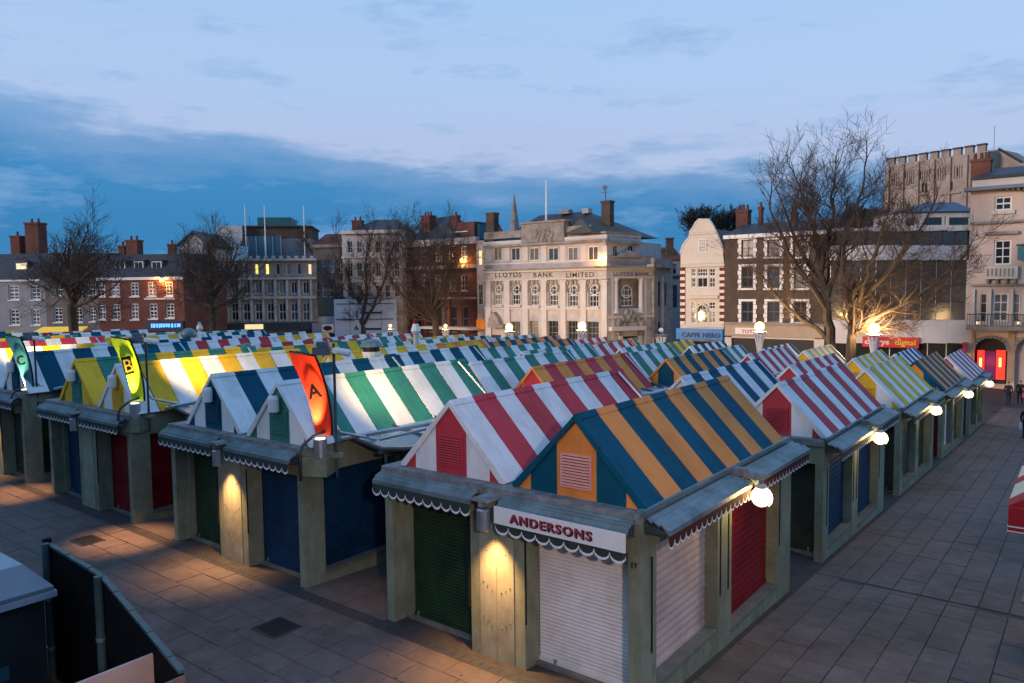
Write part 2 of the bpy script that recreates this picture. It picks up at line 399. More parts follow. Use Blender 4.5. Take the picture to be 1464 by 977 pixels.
# slot drains further down the walkway
for (px, py, lab) in ((1418, 606, 'short dark slot drain across the walkway, nearer one'), (1425, 584, 'short dark slot drain across the walkway, farther one')):
    P = at_z(px, py, -1.75); zz = gz(P.x, P.y)
    P = at_z(px, py, zz); q = MB(); q.box(-.5, -.13, -.02, .5, .13, .006)
    for k in range(12): q.box(-.47+k*.08, -.1, .006, -.43+k*.08, .1, .012)
    o = q.build('slot_drain', IRON, None, (P.x, P.y, gz(P.x, P.y)+.004)); o.rotation_euler = (math.atan(-.05), 0, 0)
    tag(o, lab, 'drain', 'slot drains in the walkway')

# ================================================================== MARKET STALLS
SH_ = {'d': SHD, 'b': SHB, 'r': SHR, 'w': SHW, 'p': SHP, 'g': SHG}
RL, NPAN = 6.05, 10
PW = RL/NPAN
ZL, ZB, ZE, ZR = 2.33, 2.92, 2.99, 4.20           # lintel, beam top, roof foot, ridge
def f_panel(b, hw):
    g = .006; t = .035; x = hw+.05; zf = ZE-.045
    b.prism_y([(-x, zf), (0, ZR), (x, zf), (x-.03, zf-.02), (0, ZR-t*1.4), (-x+.03, zf-.02)][::-1], g, PW-g)
    b.prism_y([(-.075, ZR-.055), (0, ZR+.03), (.075, ZR-.055), (0, ZR-.01)][::-1], 0.001, PW-.001)
def f_shutter_y(b, wd, hgt, pitch=.062):           # faces -y, x 0..wd
    n = int(hgt/pitch)
    for k in range(n):
        z0 = k*hgt/n; z1 = (k+1)*hgt/n; zm = (z0+z1)/2
        b.add([(0, 0, z0), (wd, 0, z0), (wd, -.007, z0+.008), (0, -.007, z0+.008), (0, -.010, zm), (wd, -.010, zm), (0, 0, z1), (wd, 0, z1)],
              [(0, 1, 2, 3), (3, 2, 5, 4), (4, 5, 7, 6)])
    b.box(0, -.03, 0, wd, .02, .07)
def f_shutter_x(b, ln, hgt, s, pitch=.13):         # faces s*x, y 0..ln
    n = int(hgt/pitch)
    for k in range(n):
        z0 = k*hgt/n; z1 = (k+1)*hgt/n; zm = (z0+z1)/2
        q = [(0, 0, z0), (0, ln, z0), (s*.007, ln, z0+.02), (s*.007, 0, z0+.02), (s*.010, 0, zm), (s*.010, ln, zm), (0, 0, z1), (0, ln, z1)]
        fs = [(0, 1, 2, 3), (3, 2, 5, 4), (4, 5, 7, 6)]
        b.add(q, fs if s > 0 else [f[::-1] for f in fs])
    b.box(-.02*s, 0, 0, .025*s, ln, .06)
def f_canopy(b, ln, out=.20):                       # ribbed sheet falling towards -y, x 0..ln
    prof = []; n = 3
    for k in range(n+1):
        t = k/n; y = -t*out; z = ZB-.10-.09*t
        prof += [(y, z), (y-.012, z+.03), (y-.045, z+.022)] if k < n else [(y, z), (y-.05, z-.01), (y-.05, z-.085), (y-.03, z-.085)]
    low = [(y, z-.02) for y, z in prof[::-1] if y > -out+.01]
    b.prism_x((prof+low)[::-1], 0, ln)
def f_bracket(b, out=.20):
    for x in (0.0,): b.prism_x([(0, ZB-.14), (-out, ZB-.23), (-out, ZB-.27), (0, ZB-.32)], x, x+.05)
def scal(ln, n):                                    # scallop edge polyline
    pts = []
    for k in range(n):
        for j in range(7 if k == n-1 else 6):
            a = math.pi*j/6; pts.append(((k+.5-.5*math.cos(a))*ln/n, -.105*math.sin(a)))
    return pts
def f_valance(b, ln, n):
    e = scal(ln, n); top = .10
    for (x0, z0), (x1, z1) in zip(e, e[1:]): b.add([(x0, 0, top), (x1, 0, top), (x1, 0, z1), (x0, 0, z0)], [(3, 2, 1, 0)])
def f_trim(b, ln, n):
    e = scal(ln, n); w_ = .026 if n < 12 else .016
    for (x0, z0), (x1, z1) in zip(e, e[1:]): b.add([(x0, -.008, z0+w_), (x1, -.008, z1+w_), (x1, -.008, z1-.012), (x0, -.008, z0-.012)], [(3, 2, 1, 0)])
def gable_parts(t, hw, y, ca, cb, white_trim, louvre, back=False):
    zt = lambda x: ZE + (ZR-ZE)*(1-abs(x)/hw)       # roof line
    cwd = .36
    sg = 1 if back else -1
    ya, yb = y, y - sg*.03
    key = ('gab', hw, back, y)
    part(key+('c',), lambda b: b.prism_y([(-cwd, ZB), (cwd, ZB), (cwd, zt(cwd)-.1), (0, ZR-.1), (-cwd, zt(cwd)-.1)], ya, yb), ca, 'gable_panel', t)
    for s in (-1, 1):
        xo = hw*.74
        part(key+('f', s), lambda b: b.prism_y([(s*cwd, ZB), (s*xo, ZB), (s*xo, zt(xo)-.03), (s*cwd, zt(cwd)-.03)][::s], ya+sg*.004, yb), cb, 'gable_panel', t)
        part(key+('t', s), lambda b: b.prism_y([(s*xo, ZB), (s*hw, ZB), (s*xo, zt(xo)-.03)][::s], ya, yb), ca, 'gable_panel', t)
        part(key+('b', s), lambda b: b.prism_y([(s*(hw+.04), ZE-.06), (s*(hw+.04), ZE-.005), (0, ZR+.015), (0, ZR-.085), (s*(hw-.07), ZE-.06)][::s], ya+sg*.045, ya+sg*.006), white_trim, 'barge_board', t)
    if louvre:
        def fl(b):
            b.box(-.28, ya+sg*.035, ZB+.15, -.25, ya, ZB+.68); b.box(.25, ya+sg*.035, ZB+.15, .28, ya, ZB+.68); b.box(-.25, ya+sg*.035, ZB+.15, .25, ya, ZB+.18); b.box(-.25, ya+sg*.035, ZB+.65, .25, ya, ZB+.68)
            for k in range(10): z = ZB+.19+k*.046; b.add([(-.25, ya+sg*.022, z+.030), (.25, ya+sg*.022, z+.030), (.25, ya+sg*.05, z+.004), (-.25, ya+sg*.05, z+.004)], [(3, 2, 1, 0)])
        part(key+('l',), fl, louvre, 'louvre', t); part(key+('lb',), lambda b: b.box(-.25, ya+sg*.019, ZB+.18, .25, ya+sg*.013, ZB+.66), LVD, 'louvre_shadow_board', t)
def spec(s): return PNT[s[0]], PNT[s[1]]
ZS = (.20, -.04)
LAMPS = []
ORD = ['first', 'second', 'third', 'fourth', 'fifth']
ROWN = ['right-hand walkway row', 'red A flag row', 'green B flag row', 'blue flag row', 'fifth row from right', 'sixth row from right', 'farthest left row']
# stripes: first letter is the stripe at the front; gable centre, gable flank
ST = {(0,0):('wr','or'),(0,1):('wb','wr'),(0,2):('wr','wy'),(0,3):('wy','bo'),(0,4):('wb','wr'),
      (1,0):('wb','wg'),(1,1):('wg','or'),(1,2):('wg','ob'),(1,3):('wg','wr'),(1,4):('wb','wy'),
      (2,0):('yg','wy'),(2,1):('yw','wb'),(2,2):('wg','wg'),(2,3):('wr','wg'),(2,4):('gy','wb'),
      (3,0):('wy','wb'),(3,1):('wr','yg'),(3,2):('gw','yo'),(3,3):('bo','ob'),(3,4):('wr','og'),
      (4,0):('yg','wr'),(4,1):('wb','rw'),(4,2):('wr','wg'),(4,3):('yw','bw'),(4,4):('wg','bo'),
      (5,0):('by','wb'),(5,1):('wg','yw'),(5,2):('bw','wy'),(5,3):('gw','rw'),
      (6,1):('wr','bw'),(6,2):('gw','wb')}
ST[(0,0)] = ('wr', 'bo')
GAB = {(0,0,0):'rw',(0,0,1):'ob',(0,1,1):'rw',(0,2,0):'rw',(0,2,1):'yw',(0,3,0):'yw',(0,3,1):'ob',(1,0,0):'bw',(1,0,1):'gw',(1,1,1):'ro',(1,2,1):'bo',(1,4,1):'yw',(2,0,0):'gy',(2,0,1):'yw',(0,1,0):'ww'}
SHUT = {(0,0,0):('d','d','d'),(0,0,1):('w','p','r'),(1,0,0):('d','d','d'),(1,0,1):('b','b','b'),(2,0,0):('b','r','r'),(2,0,1):('r','r','r'),(3,0,1):('g','d','d'),(0,1,1):('g','b','b'),(0,2,1):('g','g','d'),(0,3,1):('r','w','g'),(0,4,1):('g','g','g')}
LVD = mat('louvre_shade_backing', (.05, .02, .02), .8, 0)  # near-black board stands in for the shade between the louvre slats
PINKL = mat('pink_louvre', (.72, .33, .27), .6, .1)
GLOBES = []
def make_stall(c, u, h):
    """h = 0 left half, 1 right half of a block"""
    s = 1 if h else -1                              # outer side
    xr = COLX[c]; half = BW/2
    xc = xr - half/2 if h else xr - 1.5*half
    ro = 1.19 if c == 0 else 1.02; hw = 1.17 if c == 0 else 1.13
    rx = (xr - ro if h else xr - ro - 2.59) - xc
    y0 = Y0 + 9.25*u; z0 = -.5*u
    st = ST[(c, u)][h]; A, B = spec(st)
    g = GAB.get((c, u, h), (st[1]+st[0]))
    n1_, n2_ = PNTN[st[0]], PNTN[st[1]]
    if (c, u, h) == (0, 0, 1): lab = 'market stall with dark blue and orange striped roof and the ANDERSONS sign board'
    elif (c, u, h) == (0, 0, 0): lab = 'market stall with white and red striped roof joined to the left of the ANDERSONS stall'
    else: lab = '%s and %s striped stall, %s half, %s block back, %s' % (n1_, n2_, 'right' if h else 'left', ORD[u], ROWN[c])
    t = thing('market_stall', lab, 'market stall', (xc, y0, z0), 0, 'striped roof market stalls')
    W = half/2; LEN = 6.8
    near = u == 0 and c <= 3
    side = (h == 1 and (c == 0 or u == 0))
    base = -.75
    # ---- front
    if near or (c == 0 and h == 1):
        P = lambda a, bb: sorted((s*a, s*bb))
        x0, x1 = P(W-.19, W); part(('post', s, W), lambda b: b.box(x0, 0, base, x1, .44, ZL), OLIVE, 'post', t)
        pc = (W-.58)
        xa, xb = P(-W, -W+.36); part(('plank', s), lambda b: b.box(xa+.003, 0, base, xb-.003, .40, ZL), OLIVE2, 'plank', t)
        xa2, xb2 = P(-W+.36, -W+.57); part(('plank2', s), lambda b: b.box(xa2+.003, .012, base, xb2, .41, ZL), OLIVE, 'plank', t)
        def bolts(b):
            for k in range(3):
                for dz in (.55, 1.15, 1.75):
                    x = s*(-W+.1+.09*k); b.sphere((x, -.003, dz+.06*((k*7) % 3)), .011, 6, 4)
        part(('bolts', s), bolts, DSTEEL, 'bolt', t)
        def drop(b):
            x = s*(-W+.60); b.box(x-.012, -.01, .75, x+.012, .012, 2.2)
        part(('drop', s), drop, BLACK, 'shutter_channel', t)
        shw = (W-.19)-(-W+.57)
        xs0 = min(s*(W-.19), s*(-W+.57)); cm = SH_[SHUT.get((c, u, h), ('g', 'g', 'g'))[0]]
        part(('sf', round(shw, 2)), lambda b: f_shutter_y(b, shw, ZL), cm, 'roller_shutter', t, (xs0, .43, 0))
        part(('sill', round(shw, 2)), lambda b: b.box(0, .30, base, shw, .46, .012), PLINTH, 'threshold', t, (xs0, 0, 0))
        for lx in (.10, shw-.16): part(('lock',), lambda b: b.box(0, -.045, .03, .05, -.012, .10), STEEL, 'lock', t, (xs0+lx+random.uniform(0, .3) if lx < 1 else xs0+lx-random.uniform(0, .3), .43, 0))
        part(('lintel',), lambda b: b.box(-W+.002, -.002, ZL, W-.002, .46, ZB-.14), OLIVE, 'lintel', t)
        part(('cap',), lambda b: b.box(-W, -.07, ZB-.14, W, .5, ZB), CAPT, 'capping_beam', t)
        if u == 0:
            cl = 2*W-.30; sign = (c, h) == (0, 1)
            cx0 = -W + (.02 if s < 0 else .26)
            part(('can',), lambda b: f_canopy(b, cl), METAL, 'canopy', t, (cx0, -.07, 0))
            for bx_ in (.01, cl-.06): part(('canb',), lambda b: f_bracket(b), DSTEEL, 'bracket', t, (cx0+bx_, -.07, 0))
            n = 11 if not sign else 9
            if not sign:
                v = part(('val', n), lambda b: f_valance(b, cl, n), DCLOTH, 'valance', t, (cx0, -.315, ZB-.37))
                part(('trim', n), lambda b: f_trim(b, cl, n), WTRIM, 'scalloped_trim', v)
            else:
                sg_ = part(('sign',), lambda b: b.box(0, -.03, ZB-.47, cl, 0, ZB-.20), WTRIM, 'sign_board', t, (cx0, -.335, 0))
                R90 = Matrix.Rotation(rad(90), 4, 'X')
                DK = mat('sign_shadow', (.02, .02, .06), .6, 0); RD = mat('sign_red', (.45, .04, .045), .6, 0)
                text_mesh('lettering', 'ANDERSONS', .19, DK, sg_, Matrix.Translation((.34, -.034, ZB-.405)) @ R90, .003, .009, 1.22, 1.16)
                text_mesh('lettering', 'ANDERSONS', .19, RD, sg_, Matrix.Translation((.318, -.041, ZB-.395)) @ R90, .003, .001, 1.22, 1.16)
                text_mesh('stall_number', '17', .11, BLACK, t, Matrix.Translation((W-.15, -.008, 2.12)) @ R90, .003, .003)
                v = part(('val', n), lambda b: f_valance(b, cl, n), DCLOTH, 'valance', t, (cx0, -.325, ZB-.535))
                part(('trim', n), lambda b: f_trim(b, cl, n), WTRIM, 'scalloped_trim', v)
    else:
        part(('wf',), lambda b: b.box(-W+.002, 0, base, W-.002, .3, ZB-.14), OLIVE, 'wall', t)
        part(('cap',), lambda b: b.box(-W, -.07, ZB-.14, W, .5, ZB), CAPT, 'capping_beam', t)
        part(('sf2',), lambda b: f_shutter_y(b, 1.5, 2.2, .15), SHG, 'roller_shutter', t, (-.75, -.01, 0))
    # ---- sides, back, deck
    so = s*W
    if side and (c == 0 or u == 0):
        segs = [(.44, .52, 0), (2.82, 3.46, 0), (5.95, LEN, 0)]
        for k, (ya, yb, _) in enumerate(segs):
            part(('sp', s, k), lambda b: b.box(so-s*.42, ya+.002, base, so-s*.001, yb, ZL), OLIVE, 'post', t)
        for k, (ya, yb) in enumerate(((.52, 2.82), (3.46, 5.95))):
            cm = SH_[SHUT.get((c, u, h), ('g', 'g', 'g'))[1+k]]
            part(('ss', s, k), lambda b: f_shutter_x(b, yb-ya, ZL-ZS[k], s), cm, 'roller_shutter', t, (so-s*.24, ya, ZS[k]))
            part(('sl', s, k), lambda b: b.box(so-s*.5, ya+.003, ZS[k]-.07, so+s*.015, yb-.003, ZS[k]), PLINTH, 'sill', t)
            part(('pl', s, k), lambda b: b.box(so-s*.5, ya+.003, base, so-s*.01, yb-.003, ZS[k]-.07), OLIVE, 'plinth', t)
            if c == 0:
                for yy in (ya-.16, yb+.12):
                    part(('chan', s), lambda b: b.box(so-s*.002, -.02, .75, so+s*.012, .02, 2.2), BLACK, 'shutter_channel', t, (0, yy, 0))
        part(('fas', s), lambda b: b.box(so-s*.42, .462, ZL, so-s*.003, LEN, ZB-.03), OLIVE, 'fascia', t)
        if c == 0:
            for k, ya in enumerate((.12, 3.52)):
                ln = 3.22
                o = part(('cans', ln), lambda b: f_canopy(b, ln, .36), METAL, 'canopy', t, (so, ya, 0)); o.rotation_euler = (0, 0, rad(90))
                for by_ in (.01, ln-.06): o = part(('canbs',), lambda b: f_bracket(b, .36), DSTEEL, 'bracket', t, (so, ya+by_, 0)); o.rotation_euler = (0, 0, rad(90))
                v = part(('vals', ln), lambda b: f_valance(b, ln, 17), mat('dark_red_valance', (.07, .008, .010), .85, .2) if u == 0 else DCLOTH, 'valance', t, (so+.385, ya, ZB-.37)); v.rotation_euler = (0, 0, rad(90))
                part(('trims', ln), lambda b: f_trim(b, ln, 17), WTRIM, 'scalloped_trim', v)
            def br(b):
                b.box(so-.02, 3.33, ZB-.10, so+.28, 3.51, ZB+.02); b.box(so+.28, 3.36, ZB-.14, so+.60, 3.48, ZB-.05); b.tube([(so+.54, 3.42, ZB-.12), (so+.54, 3.42, ZB-.26)], .045, 8)
            part(('lampbr',), br, CAPT, 'lamp_bracket', t)
            part(('gutr',), lambda b: (b.box(so-.06, .02, ZB-.028, so+.06, LEN-.3, ZB+.045)), METAL, 'gutter', t)
            GLOBES.append((xc+so+.54, y0+3.42, z0+ZB-.44, u))
    else:
        part(('sw', s), lambda b: b.box(so-s*.3, .302, base, so-s*.002, LEN, ZB-.03), OLIVE, 'wall', t)
    part(('bw',), lambda b: b.box(-W+.004, LEN-.2, base, W-.004, LEN-.003, ZB-.02), OLIVE, 'back_wall', t)
    part(('dk',), lambda b: b.box(-W+.003, .3, ZB-.025, W-.003, LEN-.001, ZB-.004), DECK, 'deck', t)
    # ---- roof
    rt = thing('roof', None, None); rt.parent = t; rt.location = (rx, .16, 0)
    for k in range(NPAN):
        o = part(('pan', hw), lambda b: f_panel(b, hw), B if k % 2 else A, 'roof_panel', rt, (rs.uniform(-.006, .006), k*PW, rs.uniform(-.005, .005))); o.rotation_euler = (rs.uniform(-.004, .004), rs.uniform(-.004, .004), 0)
    tr = WHT if ('w' in st and 'y' not in st[:1]) else PNT[st[0]]
    lv = None
    if near or c == 0: lv = PINKL if (c, u, h) == (0, 0, 1) else PNT[g[0]]
    gable_parts(rt, hw, 0.035, PNT[g[0]], PNT[g[1]], tr, lv)
    part(('gback', hw), lambda b: b.prism_y([(-hw, ZB), (hw, ZB), (hw, ZE-.05), (0, ZR-.06), (-hw, ZE-.05)], RL-.06, RL-.02), PNT[g[1]], 'rear_gable', rt)
    if not (c == 0 and h == 1):
        part(('rod',), lambda b: (b.tube([(.10, RL-.35, ZR-.02), (1.0, RL-.05, ZE+.16)], .035, 6)), STEEL, 'tie_rod', rt)
        part(('rod2',), lambda b: (b.tube([(1.0, RL-.05, ZE+.16), (1.45, RL+.1, ZE-.04)], .05, 6)), DSTEEL, 'tie_rod', rt)
    if near and c >= 1:                                # little lamp on the gable
        part(('gl',), lambda b: b.lathe([(.11, ZR-.62), (.12, ZR-.60), (.12, ZR-.34), (.09, ZR-.28)], 10, (0, -.10)), WTRIM, 'gable_lamp', rt, smooth=False)
    return t
STALLS = {}
for c in range(7):
    for u in range(UNITS[c]):
        if (c, u) == (6, 0): continue
        for h in (0, 1): STALLS[(c, u, h)] = make_stall(c, u, h)

# globe lamps along the walkway
for (x, y, z, u) in GLOBES:
    t = thing('globe_lamp', 'lit white globe lamp hanging under the eaves, %s along the right-hand walkway' % ORD[u], 'globe lamp', (x, y, z), 0, 'lit globe lamps along the walkway')
    q = MB(); q.sphere((0, 0, 0), .175, 20, 12); q.build('globe', BULB, t, smooth=True)
    q = MB(); q.lathe([(.05, .15), (.085, .155), (.085, .20), (.04, .24)], 12); q.tube([(.02+.19*math.cos(a), -.02, .19*math.sin(a)) for a in [rad(-50+10*k) for k in range(15)]], .012, 5); q.build('fitting', STEEL, t)
    lamp('globe_light', 'POINT', (x, y, z), 42, (1.0, .66, .24), size=.15)

# cylinder down-lights on the centre pillars
for k, (c, on) in enumerate(((0, 1), (1, 1), (2, 0), (3, 1))):
    x = COLX[c]-BW/2+.02
    t = thing('cylinder_light', 'grey cylinder down-light on the pillar %s' % ('left of the ANDERSONS sign' if c == 0 else 'between the two shutters under the red A flag block' if c == 1 else 'of the block under the green B flag, unlit' if c == 2 else 'of the block at the left edge of the picture'), 'wall light', (x, Y0, 0), 0, 'cylinder down-lights on pillars')
    q = MB(); q.lathe([(.10, 2.28), (.11, 2.29), (.11, 2.62), (.09, 2.64)], 14, (0, -.33)); q.build('housing', STEEL, t, smooth=False)
    q = MB(); q.prism_y([(-.17, ZB-.15), (.17, ZB-.15), (.13, ZB-.10), (-.13, ZB-.10)], -.45, -.07); q.box(-.04, -.42, ZB-.24, .04, -.08, ZB-.15); q.build('bracket', CAPT, t)
    if on: lamp('down_light', 'SPOT', (x, Y0-.235, 2.265), 620, (1.0, .52, .18), target=(x, Y0-.42, 0), size=.05, spot=92, blend=1.0)
# lamps over the mouths of the aisles
for (x, y, e) in ((-19.0, Y0-.45, 900), (-26.2, Y0-.45, 900), (-11.3, Y0+.6, 50)):
    lamp('aisle_light', 'SPOT', (x, y, 2.75), e, (1.0, .46, .14), target=(x, y-.25, 0), size=.06, spot=62, blend=.9)
# small door light on the aisle
# ------------------------------------------------------------------ aisle canopies
def aisle(c, u):
    x0, x1 = COLX[c+1]+.02, COLX[c]-BW-.02; wd = x1-x0
    y0 = Y0+9.25*u; z0 = -.5*u
    t = thing('aisle_canopy', 'blue-grey glazed aisle canopy, %s block back, left of the %s' % (ORD[u], ROWN[c]), 'canopy', (x0, y0, z0), 0, 'glazed canopies over the aisles')
    for k in range(4):
        ya = 1.1+k*1.4
        q = part(('ais', round(wd, 2)), lambda b: (b.add([(0, 0, 3.02), (wd/2, 0, 2.86), (wd/2, 1.34, 2.86), (0, 1.34, 3.02), (wd/2, 0, 2.86), (wd, 0, 3.02), (wd, 1.34, 3.02), (wd/2, 1.34, 2.86)], [(0, 1, 2, 3), (4, 5, 6, 7)]),
             b.add([(0, 0, 3.0), (wd/2, 0, 2.84), (wd/2, 1.34, 2.84), (0, 1.34, 3.0), (wd/2, 0, 2.84), (wd, 0, 3.0), (wd, 1.34, 3.0), (wd/2, 1.34, 2.84)], [(3, 2, 1, 0), (7, 6, 5, 4)])), POLY, 'glazing_sheet', t, (0, ya, 0))
    def fr(b):
        for yy in (1.08, 2.48, 3.88, 5.28, 6.68): b.tube([(0, yy, 3.03), (wd/2, yy, 2.87), (wd, yy, 3.03)], .045, 6)
        b.box(-.05, 1.0, 2.94, .03, 6.7, 3.04); b.box(wd-.03, 1.0, 2.94, wd+.05, 6.7, 3.04); b.box(wd/2-.07, 1.0, 2.78, wd/2+.07, 6.7, 2.84)
    part(('aisf', round(wd, 2)), fr, DSTEEL, 'frame', t)
    def stt(b):
        b.tube([(.15, .9, 3.0), (wd-.2, 2.4, 3.42), (wd+.35, 2.9, 3.62)], .05, 6); b.tube([(.9, 1.3, 3.0), (wd+.3, 1.7, 3.5)], .035, 6)
    part(('aiss', round(wd, 2)), stt, STEEL, 'strut', t)
for c in range(6):
    for u in range(min(UNITS[c], UNITS[c+1])):
        if (c, u) == (5, 0): continue
        aisle(c, u)
# ================================================================== FLAGS, POLES, ROOFTOP GEAR
def flag(c, letter, cm, label, dz, pole_h):
    x, y = COLX[c]+{1: .42, 2: .03, 3: -.15}[c], Y0+.25
    t = thing('banner_flag', label, 'flag', (x, y, dz), rad(30), 'letter banners on the stall corners')
    # local x runs across the banner; it leans to the left and forward as it rises
    n = 14; th = .035; vs = []; fs = []; edge = []
    for k in range(n+1):
        q = k/n; z = 3.42+1.62*q; cx = -.02-.36*q**1.9; wd = .33+.20*q; yy = -.10*q*q
        l, r = cx-wd*.5, cx+wd*.5
        if q > .93: z -= .0
        edge.append((l, r, yy, z))
        bow = .05
        for j in range(5):
            f = j/4; xx = l+(r-l)*f; yb = yy+bow*(1-(2*f-1)**2) ; zz = z + (.09*(1-f) if k == n else 0)
            vs.append((xx, yb-th/2, zz))
    m = len(vs); vs += [(a, b_+th, z) for a, b_, z in vs]
    for k in range(n):
        for j in range(4):
            a = k*5+j; fs.append((a, a+1, a+6, a+5)); fs.append((m+a, m+a+5, m+a+6, m+a+1))
    for k in range(n):
        for j in (0, 4): a = k*5+j; fs.append((a, a+5, m+a+5, m+a) if j == 0 else (a, m+a, m+a+5, a+5))
    q = MB(); q.add(vs, fs); q.build('banner', cm, t, smooth=False)
    fr = MB(); fr.tube([(r+.015, yy+.02, z) for l, r, yy, z in edge], .022, 6)
    l, r, yy, z = edge[-1]; fr.tube([(l-.01, yy+.01, z+.10), ((l+r)/2, yy+.06, z+.06), (r+.015, yy+.02, z+.01)], .03, 6); fr.build('frame', BLACK, t)
    R90 = Matrix.Rotation(rad(90), 4, 'X')
    YL = mat('letter_yellow', (.85, .62, .05), .6, 0)  # plain yellow letter colour, no emission
    if letter == 'A':
        text_mesh('letter', 'A', .40, BLACK, t, Matrix.Translation((-.26, -.075, 4.18)) @ Matrix.Rotation(rad(-14), 4, 'Y') @ R90, .004, .012)
    elif letter == 'B':
        q = MB(); q.box(-.14, -.052, 0, .14, -.045, .48); o = q.build('letter_panel', BLACK, t, (-.17, -.02, 4.15)); o.rotation_euler = (0, rad(-13), 0)
        text_mesh('letter', 'B', .50, YL, o, Matrix.Translation((-.13, -.058, .06)) @ R90, .003, .0)
    else:
        text_mesh('letter', letter, .42, BLACK, t, Matrix.Translation((-.28, -.075, 4.15)) @ Matrix.Rotation(rad(-14), 4, 'Y') @ R90, .004, .01)
    # uplighter and timber base
    u = MB(); u.lathe([(.13, 2.98), (.135, 2.99), (.135, 3.36), (.12, 3.37)], 14, (-.06, -.08)); u.build('uplighter', STEEL, t)
    u = MB(); u.lathe([(.10, 3.372), (.10, 3.378)], 12, (-.06, -.08)); u.build('lens', mat('uplight_lens', (1, .9, .6), .3, 0, emit=(1, .78, .4), estr=6), t)
    u = MB(); u.box(-.42, -.18, 2.60, .10, .30, 2.98); u.box(-.5, .05, 2.95, .35, .14, 3.05); u.build('base_box', OLIVE, t)
    h = MB()
    h.tube([(-.40, -.30, 2.55), (-.40, -.30, 3.12), (-.36, -.24, 3.27), (-.20, -.1, 3.42), (.0, .03, 3.50)], .032, 8)
    h.build('handrail', DSTEEL, t, smooth=True)
    h = MB(); h.tube([(.20, .12, 3.62), (.26, .20, 3.45), (.66, .75, 3.24), (.86, 1.05, 3.12), (.92, 1.15, 2.98), (.92, 1.15, 2.55)], .032, 8); h.build('handrail', STEEL, t, smooth=True)
    h = MB(); h.tube([(.21, .10, 2.55), (.21, .10, pole_h)], .03, 8); h.build('pole', DSTEEL, t)
    M = Matrix.Translation((x, y, dz)) @ Matrix.Rotation(rad(30), 4, 'Z')
    lp = M @ Vector((-.06, -.13, 3.40)); tg = M @ Vector((-.30, -.02, 4.7))
    lamp('flag_uplight', 'SPOT', lp, 900, (1.0, .72, .30), target=tg, size=.03, spot=46, blend=.9)
    return M, pole_h
FLR = mat('banner_red', (.72, .030, .008), .5, .06, 2); FLG = mat('banner_green', (.42, .62, .02), .5, .06, 2); FLB = mat('banner_blue', (.03, .16, .24), .4, .08, 2)
heads = []
for (c, l_, m_, lab, dz, ph) in ((1, 'A', FLR, 'red curved banner flag with black letter A, lit from below', -.22, 5.3), (2, 'B', FLG, 'yellow-green curved banner flag with black letter B', -.15, 5.2), (3, 'C', FLB, 'dark blue curved banner flag at the left edge of the picture', -.32, 5.2)):
    heads.append(flag(c, l_, m_, lab, dz, ph)+(c,))
FLD = mat('flood_glass', (1, .95, .85), .3, 0, emit=(1, .85, .55), estr=12)
for (M, ph, c) in heads:
    lab = {1: 'grey floodlight and camera box on the pole behind the red A flag', 2: 'grey floodlight and camera box on the pole behind the green B flag', 3: 'grey floodlight and camera box on the pole behind the blue flag'}[c]
    P = M @ Vector((.21, .10, ph)); t = thing('floodlight', lab, 'floodlight', P, rad(35), 'floodlights on poles')
    q = MB(); q.box(-.42, -.08, -.24, -.06, .12, -.08); q.box(-.34, -.06, -.07, -.10, .08, .03); q.build('camera_box', mat('grey_box', (.11, .13, .16), .5, .15), t)
    q = MB(); q.lathe([(.07, -.10), (.075, .25), (.05, .27)], 10); o = q.build('housing', WTRIM, t, (.08, 0, -.16)); o.rotation_euler = (0, rad(100), 0)
    tgt = (COLX[c]-.75, Y0+5.0, 3.8) if c == 1 else (COLX[c]-.9, Y0+3.6, 4.0) if c == 2 else (COLX[4]-.9, Y0+3.0, 4.0)
    lamp('flood', 'SPOT', P+Vector((.12, .12, -.05)), 1000 if c < 3 else 3200, (1.0, .70, .30), target=tgt, size=.05, spot=86 if c < 3 else 46, blend=1.0)
# vents and posts standing among the roofs
def cowl(px, py, Y, r, h, lab):
    P = at_y(px, py, Y); t = thing('vent_cowl', lab, 'vent', (P.x, P.y, P.z-h), 0, 'vent cowls on the stall roofs')
    q = MB(); q.lathe([(r*.85, -1.2), (r*.85, h*.30), (r*.95, h*.32), (r*.95, h*.5)], 14); q.build('duct', WTRIM, t)
    q = MB(); q.lathe([(r*.85, h*.5), (r*.85, h*.72)], 14); q.build('throat', BLACK, t)
    q = MB(); q.lathe([(r*1.15, h*.72), (r*1.15, h*.78), (r*.75, h), (r*.2, h*1.06)], 14); q.build('cap', METAL, t)
cowl(531, 487, Y0+8.0, .34, .75, 'large white roof vent with a blue-grey cap behind the red A flag')
cowl(352, 492, Y0+8.6, .22, .6, 'small white roof vent with a dark cap left of the red A flag')
P = at_y(270, 478, Y0+12)
t = thing('vent_cowl', 'round grey ball-shaped roof vent near the green B flag', 'vent', (P.x, P.y, P.z-.3), 0, 'vent cowls on the stall roofs')
q = MB(); q.sphere((0, 0, .3), .42, 14, 9, (1, 1, .8)); q.build('ball', METAL, t, smooth=True); q = MB(); q.lathe([(.15, -1.5), (.15, 0)], 10); q.build('duct', STEEL, t)
